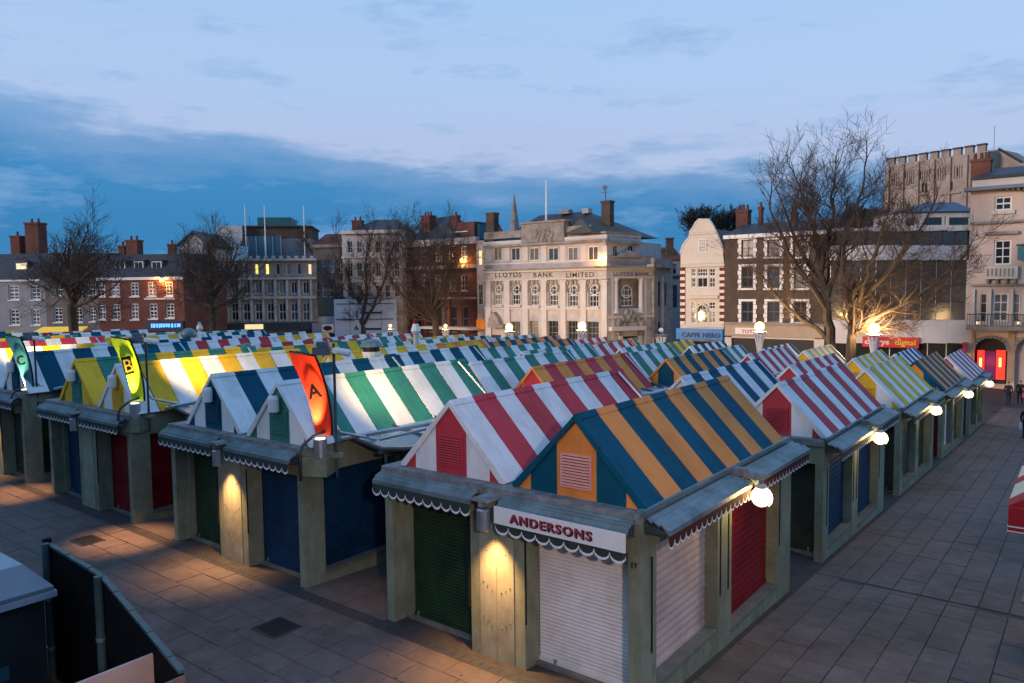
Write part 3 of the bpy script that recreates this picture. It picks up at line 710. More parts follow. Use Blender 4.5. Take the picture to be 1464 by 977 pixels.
# slim grey lamp column seen above the roofs
def column(px, py, Y, h, lab, head):
    P = at_y(px, py, Y); t = thing('lamp_column', lab, 'lamp post', (P.x, P.y, P.z-h))
    q = MB(); q.lathe([(.16, 0), (.15, h*.86), (.22, h*.87), (.22, h*.885)], 12); q.build('post', mat('pale_column', (.5, .5, .48), .5, .15), t)
    q = MB(); q.lathe([(.20, h*.885), (.27, h*.89), (.16, h*.955), (.12, h*.96)], 10); q.build('lantern', WTRIM, t)
    q = MB(); q.lathe([(.13, h*.96), (.15, h*.965), (.10, h), (.03, h*1.005)], 10); q.build('cap', head, t)
column(594, 457, Y0+19, 5.6, 'pale grey lamp column with a red-capped lantern rising above the roofs', SHR)
column(285, 461, Y0+22, 4.5, 'short pale post standing beside the round roof vent on the left', STEEL)

# ------------------------------------------------------------------ street lamps beyond the stalls
SL = [(728, 468, 63.5, 1, 'brightly lit street lamp in front of the left half of the bank'), (832, 466, 63.0, 1, 'brightly lit street lamp in front of the right half of the bank'),
      (1086, 467, 62.0, 1, 'brightly lit street lamp in front of the brown brick building'), (1250, 470, 60.5, 1, 'lit street lamp above the red sign right of the big tree'),
      (945, 472, 61.0, 0, 'white slatted street lamp, unlit, in front of the bank corner'), (558, 466, 66.0, .25, 'small lit street lamp beneath the trees before the white hoarding'),
      (637, 466, 66.5, .25, 'small lit street lamp in front of the dark red brick building')]
SLW = mat('lamp_slats', (.62, .62, .65), .5, .05)
for (px, py, Y, on, lab) in SL:
    P = at_y(px, py, Y); gz_ = gz(P.x, P.y)
    h = P.z-gz_; t = thing('street_lamp', lab, 'street lamp', (P.x, P.y, gz_), 0, 'street lamps along the far side')
    q = MB(); q.lathe([(.14, 0), (.09, .4), (.07, h-2.2)], 10); q.build('post', DSTEEL, t)
    for k in range(10):
        a = 2*math.pi*k/10+.2; ca, sa = math.cos(a), math.sin(a)
        pts = [(.16, h-2.2), (.24, h-1.6), (.38, h-.9), (.47, h-.62)]
        q = MB()
        w2 = .085
        vs = []
        for (r, z) in pts:
            for e in (-1, 1): vs.append((r*ca-e*w2*sa, r*sa+e*w2*ca, z))
        vs += [(x*1.04, y*1.04, z) for x, y, z in vs]; n = 8
        fs = [(2*i, 2*i+1, 2*i+3, 2*i+2) for i in range(3)] + [(n+2*i+2, n+2*i+3, n+2*i+1, n+2*i) for i in range(3)]
        q.add(vs, fs); q.build('slat', SLW, t)
    q = MB(); q.lathe([(.17, h-2.22), (.19, h-2.15), (.12, h-2.05)], 10); q.lathe([(.36, h-.95), (.38, h-.9), (.36, h-.86)], 12); q.lathe([(.08, h-.60), (.56, h-.46), (.58, h-.43), (.08, h-.42)], 16); q.build('collar', STEEL, t)  # the wide top disc is added to keep bulb light off the slats
    q = MB(); q.sphere((0, 0, h), .40 if on == 1 else .2, 14, 9); q.build('bulb', SODIUM if on else SLW, t, smooth=True)
    if on: lamp('street_light', 'POINT', (P.x, P.y, P.z), 2600 if on == 1 else 500, (1.0, .62, .28), size=.44 if on == 1 else .22)

# ================================================================== BUILDINGS
class Fac:
    """vertical facade plane through two picture columns at given depths; local x along it, y inward, z world height"""
    def __init__(s, px0, d0, px1, d1, Y=None):
        if Y is not None: a, b_ = at_y(px0, 414, Y), at_y(px1, 414, Y)
        else: a, b_ = at_depth(px0, 414, d0), at_depth(px1, 414, d1)
        s.o = Vector((a.x, a.y, 0)); d = Vector((b_.x-a.x, b_.y-a.y, 0)); s.len = d.length; s.d = d.normalized(); s.n = Vector((-s.d.y, s.d.x, 0)); s.rz = math.atan2(s.d.y, s.d.x)
    def pt(s, px, py, y=0.0):
        r = ray(px, py); k = ((s.o + s.n*y - CAMP).dot(s.n))/r.dot(s.n); p = CAMP + r*k
        return (p-s.o).dot(s.d), p.z
    def rect(s, x0, y0, x1, y1, y=0.0):
        xm, ym = (x0+x1)/2, (y0+y1)/2
        return s.pt(x0, ym, y)[0], s.pt(xm, y1, y)[1], s.pt(x1, ym, y)[0], s.pt(xm, y0, y)[1]
    def world(s, x, y, z): return s.o + s.d*x + s.n*y + Vector((0, 0, z))
GB = -3.2                                              # foot of the far buildings
FRW = mat('white_window_frame', (.72, .71, .68), .5, .05)
FRD = mat('dark_window_frame', (.10, .10, .10), .5, .05)
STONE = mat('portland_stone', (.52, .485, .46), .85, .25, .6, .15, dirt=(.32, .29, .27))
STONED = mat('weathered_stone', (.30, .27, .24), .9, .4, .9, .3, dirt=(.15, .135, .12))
STONEL = mat('pale_stone_trim', (.58, .54, .51), .8, .12, .8)
CREAM = mat('cream_render', (.60, .55, .47), .85, .12, .5)
GREYR = mat('grey_dimmed_render', (.27, .27, .28), .85, .2, .5)  # darkened: dusk shade on the left-edge house is put into this grey
TAUPE = mat('taupe_render', (.16, .14, .125), .85, .25, .5)
SLATE = mat('slate_roof', (.045, .048, .055), .6, .35, 1.5, .3)
TILE = mat('tile_roof', (.16, .05, .03), .8, .35, 2.0, .3)
BRR = brickmat('red_brick', (.20, .055, .035), (.14, .04, .028), (.18, .14, .12))
BRB = brickmat('brown_brick', (.115, .075, .055), (.085, .058, .045), (.14, .12, .10))
BRD = brickmat('dark_red_brick', (.12, .035, .027), (.085, .028, .022), (.11, .08, .07))
LITY = mat('lit_yellow_pane', (.9, .7, .2), .3, 0, emit=(1.0, .72, .12), estr=1.6)
LITW = mat('lit_warm_pane', (.9, .7, .4), .3, 0, emit=(1.0, .74, .38), estr=.9)
GLB = mat('blue_grey_glass', (.05, .10, .13), .1, .2, .5, spec=.8)
GLD = mat('dark_curtain_glass', (.075, .076, .070), .15, .35, .3, spec=.7)
def wall_grid(b, s0, s1, z0, z1, holes, dep=.35, y=0.0):
    xs_ = sorted({s0, s1, *[h[0] for h in holes], *[h[2] for h in holes]}); zs = sorted({z0, z1, *[h[1] for h in holes], *[h[3] for h in holes]})
    xs_ = [x for x in xs_ if s0 <= x <= s1]; zs = [z for z in zs if z0 <= z <= z1]
    for i in range(len(xs_)-1):
        for j in range(len(zs)-1):
            xm, zm = (xs_[i]+xs_[i+1])/2, (zs[j]+zs[j+1])/2
            if any(h[0] < xm < h[2] and h[1] < zm < h[3] for h in holes): continue
            b.add([(xs_[i], y, zs[j]), (xs_[i+1], y, zs[j]), (xs_[i+1], y, zs[j+1]), (xs_[i], y, zs[j+1])], [(0, 1, 2, 3)])
    for (a, c, d, e) in holes:
        p = [(a, c), (d, c), (d, e), (a, e)]
        for k in range(4):
            (xa, za), (xb, zb) = p[k], p[(k+1) % 4]
            b.add([(xa, y, za), (xb, y, zb), (xb, y+dep, zb), (xa, y+dep, za)], [(0, 3, 2, 1)])
PANES = [GLASS, GLASS, mat('dim_glass', (.06, .07, .08), .1, .4, .8, spec=.7), mat('curtained_glass', (.20, .18, .15), .25, .5, 1.2, spec=.6), mat('blind_glass', (.10, .10, .10), .2, .6, 1.5, spec=.6, stretch=(.3, .3, 2))]
RW = random.Random(5)
def window(root, r, nx=2, nz=2, fm=FRW, pm=None, fw=.07, dep=.18, y=0.0, sill=None, arch=False, name='window'):
    a, c, d, e = r; wd, ht = d-a, e-c
    b = MB(); yy = y+dep
    b.box(a, yy-.06, c, a+fw, yy+.02, e); b.box(d-fw, yy-.06, c, d, yy+.02, e); b.box(a+fw, yy-.06, c, d-fw, yy+.02, c+fw); b.box(a+fw, yy-.06, e-fw, d-fw, yy+.02, e)
    bw = max(.035, fw*.55)
    for k in range(1, nx): x = a+wd*k/nx; b.box(x-bw/2, yy-.035, c+fw, x+bw/2, yy+.018, e-fw)
    for k in range(1, nz): z = c+ht*k/nz; q = bw*(1.6 if (nz % 2 == 0 and k == nz//2) else 1); b.box(a+fw, yy-.03, z-q/2, d-fw, yy+.016, z+q/2)
    w_ = b.build(name, fm, root)
    g = MB(); g.add([(a+.01, yy, c+.01), (d-.01, yy, c+.01), (d-.01, yy, e-.01), (a+.01, yy, e-.01)], [(0, 1, 2, 3)]); g.build('pane', pm or RW.choice(PANES), w_)
    if sill: q = MB(); q.box(a-.12, y-.12, c-.14, d+.12, y+.10, c); q.build('sill', sill, w_)
    return w_
def hip(b, s0, s1, y0, y1, z0, z1, i0, i1, ymid=None):
    ym = (y0+y1)/2 if ymid is None else ymid
    b.add([(s0, y0, z0), (s1, y0, z0), (s1, y1, z0), (s0, y1, z0), (s0+i0, ym, z1), (s1-i1, ym, z1)], [(0, 1, 5, 4), (1, 2, 5), (2, 3, 4, 5), (3, 0, 4), (3, 2, 1, 0)])
def chimney(fac, parent, x0, y0, x1, y1, y, m, pots=2, dz=2.0, dep=None):
    a, c, d, e = fac.rect(x0, y0, x1, y1, y); dep = dep or max(.8, (d-a)*.8)
    b = MB(); b.box(a, y, c-dz, d, y+dep, e-.25); b.box(a-.08, y-.08, e-.25, d+.08, y+dep+.08, e)
    ch = b.build('chimney', m, parent)
    for k in range(pots):
        x = a+(d-a)*(k+.5)/pots; q = MB(); q.lathe([(.16, e), (.13, e+.5), (.17, e+.55)], 8, (x, y+dep/2)); q.build('chimney_pot', TILE, ch)
    return ch
def house(name, lab, cat, fac, px0, px1, eave_y, wallm, wins, dep=10, base=GB, wkw={}, roof=None, sillm=None, extra_holes=()):
    """wins: (x0,y0,x1,y1) picture rectangles; returns root"""
    root = thing(name, lab, cat, fac.o, fac.rz)
    xm = (px0+px1)/2
    s0 = fac.pt(px0, eave_y)[0]; s1 = fac.pt(px1, eave_y)[0]; zt = fac.pt(xm, eave_y)[1]
    hs = [fac.rect(*w_[:4]) for w_ in wins]
    b = MB(); wall_grid(b, s0, s1, base, zt, hs+list(extra_holes))
    b.add([(s0, 0, base), (s0, dep, base), (s0, dep, zt), (s0, 0, zt)], [(0, 3, 2, 1)][::1]); b.add([(s1, 0, base), (s1, dep, base), (s1, dep, zt), (s1, 0, zt)], [(0, 1, 2, 3)])
    b.add([(s0, dep, base), (s1, dep, base), (s1, dep, zt), (s0, dep, zt)], [(3, 2, 1, 0)]); b.add([(s0, 0, zt), (s1, 0, zt), (s1, dep, zt), (s0, dep, zt)], [(0, 1, 2, 3)])
    b.add([(s0, .6, base), (s1, .6, base), (s1, .6, zt), (s0, .6, zt)], [(0, 1, 2, 3)])
    b.build('wall', wallm, root)
    for w_, h_ in zip(wins, hs):
        k = dict(wkw); 
        if len(w_) > 4: k.update(w_[4])
        if h_[2]-h_[0] > .2: window(root, h_, sill=sillm, **k)
    root['_'] = 0; del root['_']
    return root, s0, s1, zt
def fbox(root, fac, name, m, x0, y0, x1, y1, o0, o1):
    a, c, d, e = fac.rect(x0, y0, x1, y1, o0); b = MB(); b.box(a, o0, c, d, o1, e); return b.build(name, m, root)
def signtext(root, fac, s, size_px, px, py, m, proud, sx=1.0, space=1.0, ext=.03, off=.0, parent=None):
    a, z = fac.pt(px, py, -proud); size = size_px*((fac.world(a, 0, z)-CAMP).dot(FWD))/FPX/.70
    return text_mesh('lettering', s, size, m, parent or root, Matrix.Translation((a, -proud, z)) @ Matrix.Rotation(rad(90), 4, 'X'), ext, off, space, sx)

# ---------------- left row of houses
F1 = Fac(-30, 96, 265, 92)
def dormer(root, fac, x0, y0, x1, y1, y, m, pm=None, nx=2, nz=2):
    a, c, d, e = fac.rect(x0, y0, x1, y1, y); q = MB()
    q.box(a-.15, y+.04, c-.2, d+.15, y+3, e+.10); q.box(a-.25, y-.15, e+.10, d+.25, y+3, e+.2); dm = q.build('dormer', m, root)
    q = MB(); q.box(a, y-.02, c, d, y+.03, e); q.build('dormer_frame', FRW, dm)
    q = MB(); w2 = (d-a-.22)/nx
    for k in range(nx): q.box(a+.09+k*(w2+.03), y-.03, c+.1, a+.09+k*(w2+.03)+w2-.03, y-.022, e-.1)
    q.build('dormer_pane', pm or GLASS, dm)
def mansard(root, fac, s0, s1, zt, ytop, pxm, dep=9, setb=1.6):
    z1 = fac.pt(pxm, ytop, setb+1.0)[1]; b = MB()
    b.add([(s0, -.25, zt), (s1, -.25, zt), (s1, dep+.25, zt), (s0, dep+.25, zt), (s0, setb+1, z1), (s1, setb+1, z1), (s1, dep-setb, z1), (s0, dep-setb, z1)],
          [(0, 1, 5, 4), (1, 2, 6, 5), (2, 3, 7, 6), (3, 0, 4, 7), (4, 5, 6, 7), (3, 2, 1, 0)])
    return b.build('roof', SLATE, root)
r1, a, b_, zt = house('town_house', 'cream rendered house with a slate roof and two tall brick chimneys at the left edge', 'house', F1, -28, 64, 400, GREYR, [(12, 408, 27, 429), (44, 408, 58, 429), (14, 442, 28, 465), (45, 442, 57, 465)], wkw=dict(nx=2, nz=4, fw=.16), sillm=FRW)
rf = mansard(r1, F1, a, b_, zt, 363, 30)
chimney(F1, rf, 15, 337, 28, 370, 4.0, BRR, 1, 4); chimney(F1, rf, 36, 318, 55, 370, 4.0, BRR, 2, 4)
dormer(r1, F1, 23, 376, 39, 389, .9, SLATE, LITW, 2); q = MB(); q.box(a, -.2, zt-.25, b_, .02, zt+.05); q.build('cornice', FRW, r1)
r2, a, b_, zt = house('town_house', 'plain taupe rendered house behind the bare tree on the left', 'house', F1, 64.2, 139, 399, TAUPE, [(77, 406, 89, 423), (106, 406, 118, 423), (77, 440, 89, 461), (107, 440, 118, 461), (128, 406, 137, 422), (128, 440, 137, 460)], wkw=dict(nx=2, nz=4, fw=.12), sillm=FRW)
rf = mansard(r2, F1, a, b_, zt, 363, 100); dormer(r2, F1, 85, 375, 100, 388, .9, SLATE); dormer(r2, F1, 112, 375, 125, 388, .9, SLATE)
q = MB(); q.box(a, -.2, zt-.25, b_, .02, zt+.03); q.build('cornice', TAUPE, r2)
r3, a, b_, zt = house('town_house', 'red brick house with white sash windows and an orange wall lamp', 'house', F1, 139.2, 262, 397, BRR, [(140.5, 404, 150, 424), (158, 405, 171, 424), (186, 404, 198, 424), (211, 403, 223, 424), (236, 403, 247, 424), (161, 435, 172, 457), (187, 434, 198, 457), (213, 434, 225, 456), (237, 434, 249, 455), (141, 436, 151, 457)], wkw=dict(nx=2, nz=4, fw=.15), sillm=FRW)
rf = mansard(r3, F1, a, b_, zt, 364, 200); chimney(F1, rf, 180, 343, 196, 368, 4.0, BRR, 2, 4); chimney(F1, rf, 169, 351, 178, 368, 4.5, BRR, 1, 4)
for d_ in ((165, 375, 179, 386), (192, 374, 205, 386), (217, 374, 231, 386)): dormer(r3, F1, *d_, .9, SLATE)
q = MB(); q.box(a, -.25, zt-.3, b_, .02, zt+.03); q.build('cornice', FRW, r3)
fbox(r3, F1, 'string_course', FRW, 206, 426.5, 250, 428.5, -.06, .02)
fb = fbox(r3, F1, 'shop_fascia', mat('navy_fascia', (.01, .015, .04), .5, 0), 208, 459, 262, 474, -.25, .1)
BLG = mat('blue_neon', (.1, .3, 1), .4, 0, emit=(.08, .30, 1.0), estr=2.2)
a, c, d, e = F1.rect(216, 463, 257, 469, -.3); q = MB()
x = a
while x < d: w2 = random.uniform(.12, .3); q.box(x, -.32, c+random.uniform(0, .15), x+w2, -.25, e); x += w2+random.uniform(.06, .2)
q.build('lit_sign', BLG, fb)
def wall_lamp(fac, px, py, proud, e, lab, r=.16):
    a, z = fac.pt(px, py, -proud); P = fac.world(a, -proud, z)
    t = thing('wall_lamp', lab, 'wall lamp', P, fac.rz, 'orange wall lamps on the buildings')
    q = MB(); q.sphere((0, 0, 0), r, 12, 8); q.build('bulb', SODIUM, t, smooth=True)
    q = MB(); q.box(-.03, 0, r*.9, .03, proud, r*.9+.06); q.lathe([(r*1.2, r*.8), (r*.8, r*1.1)], 10); q.build('arm', DSTEEL, t)
    lamp('wall_light', 'POINT', P, e, (1.0, .42, .10), size=r*1.12)
wall_lamp(F1, 230, 402, .55, 520, 'orange wall lamp glowing between the sash windows of the red brick house')

# ---------------- pale gabled stone house
F2 = Fac(238, 102, 300, 102)
r4, a, b_, zt = house('stone_house', 'pale stone house with a pediment gable, right of the red brick house', 'house', F2, 243, 303, 373, STONED, [(264, 350, 270, 372), (276, 350, 282, 372), (268, 405, 280, 428), (266, 442, 282, 466)], wkw=dict(nx=2, nz=2, fw=.1), dep=9)
p0, p1, p2 = F2.pt(243, 352), F2.pt(270, 333), F2.pt(296, 352)
b = MB(); b.prism_y([(p0[0]+1.2, zt-.0), (p2[0], zt), (p2[0], p2[1]), (p1[0]+.6, p1[1]), (p0[0]+1.2, p0[1])], .02, 9); b.build('gable', STONE, r4)
b = MB(); b.prism_y([(p0[0]+.9, p0[1]-.1), (p1[0]+.6, p1[1]+.0), (p2[0]+.3, p2[1]-.1), (p2[0]+.3, p2[1]+.12), (p1[0]+.6, p1[1]+.3), (p0[0]+.9, p0[1]+.12)][::-1], -.3, 9.2); rf = b.build('roof', SLATE, r4)
chimney(F2, rf, 240, 349, 250, 385, 2.0, BRR, 1, 6)
# ---------------- big stone building with penthouse and three flagpoles
F3 = Fac(296, 107, 452, 109)
ws = [(313+i*17, 402, 324+i*17, 421, dict(nx=2, nz=1)) for i in range(8)] + [(313+i*17, 433, 325+i*17, 459, dict(nx=2, nz=2)) for i in range(8)] + [(302+i*15.2, 376, 310+i*15.2, 394, dict(nx=1, nz=1, pm=LITY if i in (4, 5) else LITW if i == 9 else None)) for i in range(10)]
r5, a, b_, zt = house('grand_building', 'grand stone building with flagpoles, glass penthouse and two yellow lit windows', 'building', F3, 296, 452, 371, STONED, ws, dep=16, wkw=dict(fm=STONE, fw=.2, dep=.28))
for (y0, y1, o) in ((397, 400, .4), (424, 428, .35), (370, 373, .5)): fbox(r5, F3, 'cornice', STONE, 296, y0, 452, y1, -o, .05)
for i in range(9): fbox(r5, F3, 'column', STONE, 309+i*17-2, 400, 309+i*17+1, 424, -.28, .02)
for i in range(9): fbox(r5, F3, 'column', STONE, 309+i*17-2, 428, 309+i*17+1.3, 460, -.28, .02)
for i in range(14): fbox(r5, F3, 'baluster', STONE, 300+i*11, 366, 305+i*11, 371, -.2, .2)
fbox(r5, F3, 'penthouse', GLB, 354, 338, 402, 370, 3, 12); fbox(r5, F3, 'penthouse', GREYR, 402.3, 341.2, 446, 371, 4.4, 13); fbox(r5, F3, 'penthouse_block', mat('white_block', (.5, .5, .5), .7, .1), 310, 323, 346, 348, 4, 12)
for i in range(5): fbox(r5, F3, 'mullion', STEEL, 354+i*11.8, 338, 355.2+i*11.8, 370, 2.9, 3.0)
fbox(r5, F3, 'plant_room', BRB, 341, 324.5, 445, 341, 5, 14); fbox(r5, F3, 'roof_slab', SLATE, 340, 322.6, 446, 324.6, 4.6, 14.4)
fbox(r5, F3, 'plant_screen', mat('teal_cladding', (.03, .12, .13), .5, .2, .5), 368, 311, 416, 322.7, 6, 12)
for i in range(3): fbox(r5, F3, 'white_panel', WTRIM, 310+i*12, 345, 320+i*12, 366, 3.6, 3.9)
q = fbox(r5, F3, 'shop_fascia', DSTEEL, 296, 462, 452, 473, -.8, .1)
FP = [(351, 293, 365, 2.6), (379, 294, 366, 2.6), (435, 294, 366, 2.6)]
for (px, y0, y1, o) in FP:
    a, c, d, e = F3.rect(px-.8, y0, px+.8, y1, o); b = MB(); b.tube([((a+d)/2, o, c-1), ((a+d)/2, o, e)], [.11, .06], 8); b.build('flagpole', WTRIM, r5)
# warm shop fronts and bus shelter lights below
t = thing('lit_shop_sign', 'small warm lit shop sign below the grand stone building', 'sign', F3.o, F3.rz)
fbox(t, F3, 'panel', LITW, 350, 464, 376, 471, -1.0, -.82); fbox(t, F3, 'frame', DSTEEL, 349, 463, 377, 472, -.83, -.79)

# ---------------- buildings behind the middle trees
F4 = Fac(447, 110, 492, 110)
r6, a, b_, zt = house('brick_building', 'low brown brick building behind the left side of the middle trees', 'building', F4, 447, 490, 352, TAUPE, [(451+i*10, 372, 457+i*10, 390) for i in range(4)]+[(451+i*10, 405, 457+i*10, 425) for i in range(4)], dep=10)
b = MB(); z1 = F4.pt(468, 335, 5)[1]; hip(b, a-.2, b_+.2, -.3, 10, zt, z1, 1, 1); b.build('roof', TILE, r6); fbox(r6, F4, 'cornice', STONED, 446, 350, 490, 354, -.3, .02)
fbox(r6, F4, 'fascia', STONE, 440, 453, 490, 462, -.6, .1)
F5 = Fac(488, 109, 577, 108)
r7, a, b_, zt = house('stone_building', 'pale stone building half hidden by the middle trees', 'building', F5, 488.5, 574, 331, STONE, [(497+i*13.4, 345, 504+i*13.4, 362) for i in range(6)]+[(497+i*13.4, 376, 504+i*13.4, 396) for i in range(6)]+[(497+i*13.4, 408, 504+i*13.4, 425) for i in range(6)], dep=12, wkw=dict(nx=2, nz=2), sillm=STONEL)
fbox(r7, F5, 'cornice', STONEL, 487, 329, 576, 334, -.5, .02); fbox(r7, F5, 'string_course', STONEL, 488, 366, 575, 369, -.25, .02); fbox(r7, F5, 'string_course', STONEL, 488, 401, 575, 404, -.25, .02)
b = MB(); z1 = F5.pt(530, 314, 5)[1]; hip(b, a+.3, b_, .6, 11, zt, z1, 3, 2); rf = b.build('roof', SLATE, r7); chimney(F5, rf, 503, 315, 517, 332, 3, BRR, 2, 2)
HO = mat('white_hoarding', (.50, .54, .62), .6, .12, .4)
t = thing('hoarding', 'white and blue advertising hoarding behind the middle trees', 'hoarding', F5.o, F5.rz)
for i in range(4): fbox(t, F5, 'panel', HO, 478+i*22.5, 428, 500+i*22.5, 482, -1.4-.02*i, -1.2)
NAVY = mat('navy_print', (.02, .04, .14), .5, 0)
for (x0, y0, x1, y1) in ((518, 469, 545, 472), (515, 446, 546, 448.5), (480, 456, 562, 457.2), (480, 434, 562, 435)): fbox(t, F5, 'print', NAVY, x0, y0, x1, y1, -1.53, -1.47)
a, c, d, e = F5.rect(506, 465, 513, 472, -1.5); b = MB(); b.prism_y([(a, c), (a+.25, c), ((a+d)/2, e-.25), (d-.25, c), (d, c), ((a+d)/2, e)], -1.53, -1.47); b.build('print', NAVY, t)
for i, (px, py) in enumerate(((448, 464),)):
    t = thing('shop_sign', 'grey box sign with a dark red oval panel left of the middle trees', 'sign', F4.o, F4.rz)
    fbox(t, F4, 'box', mat('grey_sign', (.28, .28, .32), .6, .1), 446, 462, 479, 477, -2.2, -1.6); fbox(t, F4, 'panel', WTRIM, 460, 464, 477, 475, -2.24, -2.19)
    a, c, d, e = F4.rect(462, 466, 475, 473, -2.3); b = MB(); b.prism_y([((a+d)/2+(d-a)/2*math.cos(2*math.pi*k/16), (c+e)/2+(e-c)/2*math.sin(2*math.pi*k/16)) for k in range(16)], -2.28, -2.23); b.build('oval', SHR, t)

F6 = Fac(570, 0, 684, 0, Y=78)
ws = [(580, 352, 589, 374), (601, 352, 610, 374), (622, 352, 632, 374), (641, 352, 651, 374), (659, 352, 668, 374), (580, 393, 589, 416), (601, 393, 610, 416), (622, 393, 632, 416), (642, 393, 652, 416), (659, 393, 668, 416)] + [(x, 438, x+8, 474, dict(nx=1, nz=2, fm=FRD)) for x in (578, 594, 612, 628, 645, 661)]
r8, a, b_, zt = house('brick_building', 'dark red brick building with a stone parapet, left of the bank', 'building', F6, 571, 680.5, 351, BRD, ws, dep=12, wkw=dict(nx=2, nz=3, fw=.1), sillm=STONED)
fbox(r8, F6, 'parapet', STONE, 571, 342, 680, 351.2, -.3, .5); fbox(r8, F6, 'string_course', STONED, 571, 380, 681, 385, -.25, .02); fbox(r8, F6, 'string_course', STONED, 571, 425, 681, 428, -.2, .02)
b = MB(); z1 = F6.pt(590, 313, 5)[1]; a2 = F6.pt(575, 342)[0]; b2 = F6.pt(645, 342)[0]; hip(b, a2, b2, 1, 11, zt+.8, z1, 1, 5); rf = b.build('roof', SLATE, r8); chimney(F6, rf, 602, 308, 614, 340, 3, BRR, 3, 2)
q = fbox(r8, F6, 'rooftop_room', BRR, 645, 318, 678, 345, 3, 8); fbox(r8, F6, 'rooftop_glazing', GLB, 678.2, 321, 685, 342, 3.5, 8); chimney(F6, q, 646, 308, 653, 320, 4.5, BRR, 1, 1); fbox(r8, F6, 'railing', WTRIM, 645, 331, 668, 332.2, .4, .5)
for i in range(4): fbox(r8, F6, 'pier', BRR, 590+i*16.5, 428, 593+i*16.5, 476, -.35, .02)
fbox(r8, F6, 'shop_canopy', STONEL, 600, 468, 676, 471.5, -2.2, .1)
wall_lamp(F6, 659.5, 372, .6, 700, 'orange wall lamp glowing on the dark red brick building left of the bank', .2)
F7 = Fac(680, 0, 692, 0, Y=77.5)
r9, a, b_, zt = house('narrow_building', 'narrow cream building squeezed between the brick building and the bank', 'building', F7, 681, 691.5, 348, STONE, [(683.3, 358, 689, 379, dict(nx=1, nz=2, pm=LITW)), (683.3, 406, 690, 436, dict(nx=2, nz=3))], dep=10)
fbox(r9, F7, 'cornice', STONED, 680.5, 344, 692, 348.3, -.3, .3)
fbox(r9, F7, 'sign', mat('orange_sign', (.6, .15, .02), .5, .3, 1, emit=(1, .25, .03), estr=.35), 681, 457, 692, 471, -.4, -.1)
# ================================================================== THE BANK
FB = Fac(690, 0, 867, 0, Y=76)
att = [(705, 354, 717, 373), (730, 354, 743, 373), (756, 354, 770, 373), (783, 354, 798, 373), (811, 353, 826, 373), (840, 352, 855, 373)]
arc = [(705.5, 407, 717.5, 436), (731, 407, 743.5, 436), (757, 407, 770, 437), (784, 407, 797.5, 437.5), (812, 407, 826, 438.5), (841, 406.5, 855.5, 439)]
grd = [(757, 459, 770, 492), (783, 459, 798, 493), (811, 459, 826, 494), (839, 460, 856, 494), (731, 460, 744, 490)]
bank, a, b_, zt = house('bank_building', 'pale stone classical bank with arched windows and lettered frieze', 'bank', FB, 691.8, 867, 347, STONE,
    [w_+(dict(nx=2, nz=1, fw=.11),) for w_ in att]+[w_+(dict(nx=3, nz=4, fw=.1, dep=.35),) for w_ in arc]+[w_+(dict(nx=3, nz=4, fw=.08, dep=.35, fm=STONED),) for w_ in grd], dep=14)
for (y0, y1, o, m) in ((383, 385, .9, STONED), (385, 388.5, .55, STONEL), (346.5, 350, .5, STONED), (341, 346.5, .25, STONEL)): fbox(bank, FB, 'cornice', m, 690, y0, 867.4, y1, -o, .04)
fbox(bank, FB, 'band', STONEL, 692, 373.8, 867, 376.2, -.12, .03); fbox(bank, FB, 'frieze_band', STONEL, 692, 398.5, 867, 400.3, -.22, .03); fbox(bank, FB, 'band', STONEL, 692, 441, 867, 443, -.15, .03)
xs_p = [694, 720, 746, 772.5, 800, 829, 859]
for i, x in enumerate(xs_p):
    w2 = 8 if i else 7
    x0 = x+1
    fbox(bank, FB, 'pilaster', STONEL, x0, 402.5, x0+w2-.6, 494, -.22, .02); fbox(bank, FB, 'capital', STONEL, x0-.8, 400.4, x0+w2+.2, 402.6, -.32, .02)
    fbox(bank, FB, 'attic_pier', STONEL, x0, 351, x0+w2-.6, 374, -.1, .02)
for (x0, y0, x1, y1) in arc:                            # arched heads, round lights and scroll keystones
    A_, C_, D_, E_ = FB.rect(x0, y0, x1, y1); r = (D_-A_)/2; xm = (A_+D_)/2; zc_ = E_-r
    b = MB()
    n = 10
    pts = [(xm+r*.98*math.cos(math.pi*k/n), zc_+r*.98*math.sin(math.pi*k/n)) for k in range(n+1)]
    for k in range(n):
        (xa, za), (xb, zb) = pts[k], pts[k+1]
        b.add([(xa, .05, za), (xb, .05, zb), (xb, .05, E_+.02), (xa, .05, E_+.02)], [(0, 1, 2, 3)])
        b.add([(xa, .05, za), (xb, .05, zb), (xb, .36, zb), (xa, .36, za)], [(3, 2, 1, 0)])
    b.build('arch_head', STONE, bank)
    b = MB(); b.tube([(xm+r*.80*math.cos(2*math.pi*k/18), .26, zc_+r*.80*math.sin(2*math.pi*k/18)) for k in range(19)], .085, 6, False); b.build('round_light', FRW, bank)
    b = MB()
    for sgn in (-1, 1):
        b.tube([(xm+sgn*(.35+.3*math.cos(.5*k))*(1-.06*k), -.10, E_+.35+.3*math.sin(.5*k)*(1-.06*k)) for k in range(10)], .09, 5)
        b.tube([(xm+sgn*(r+.05), -.08, E_-.9), (xm+sgn*(r+.15), -.1, E_-.2), (xm+sgn*.5, -.1, E_+.25)], .10, 5)
    b.box(xm-.16, -.2, E_+.0, xm+.16, .02, E_+.75); b.build('carved_scroll', STONED, bank)
    q = MB(); q.box(A_-.15, -.25, C_-.3, D_+.15, .1, C_); q.build('sill', STONEL, bank)
fbox(bank, FB, 'frieze', STONE, 692, 388.6, 867, 398.4, -.24, .02); fz = None
LET = mat('dark_lettering', (.045, .035, .03), .7, 0)
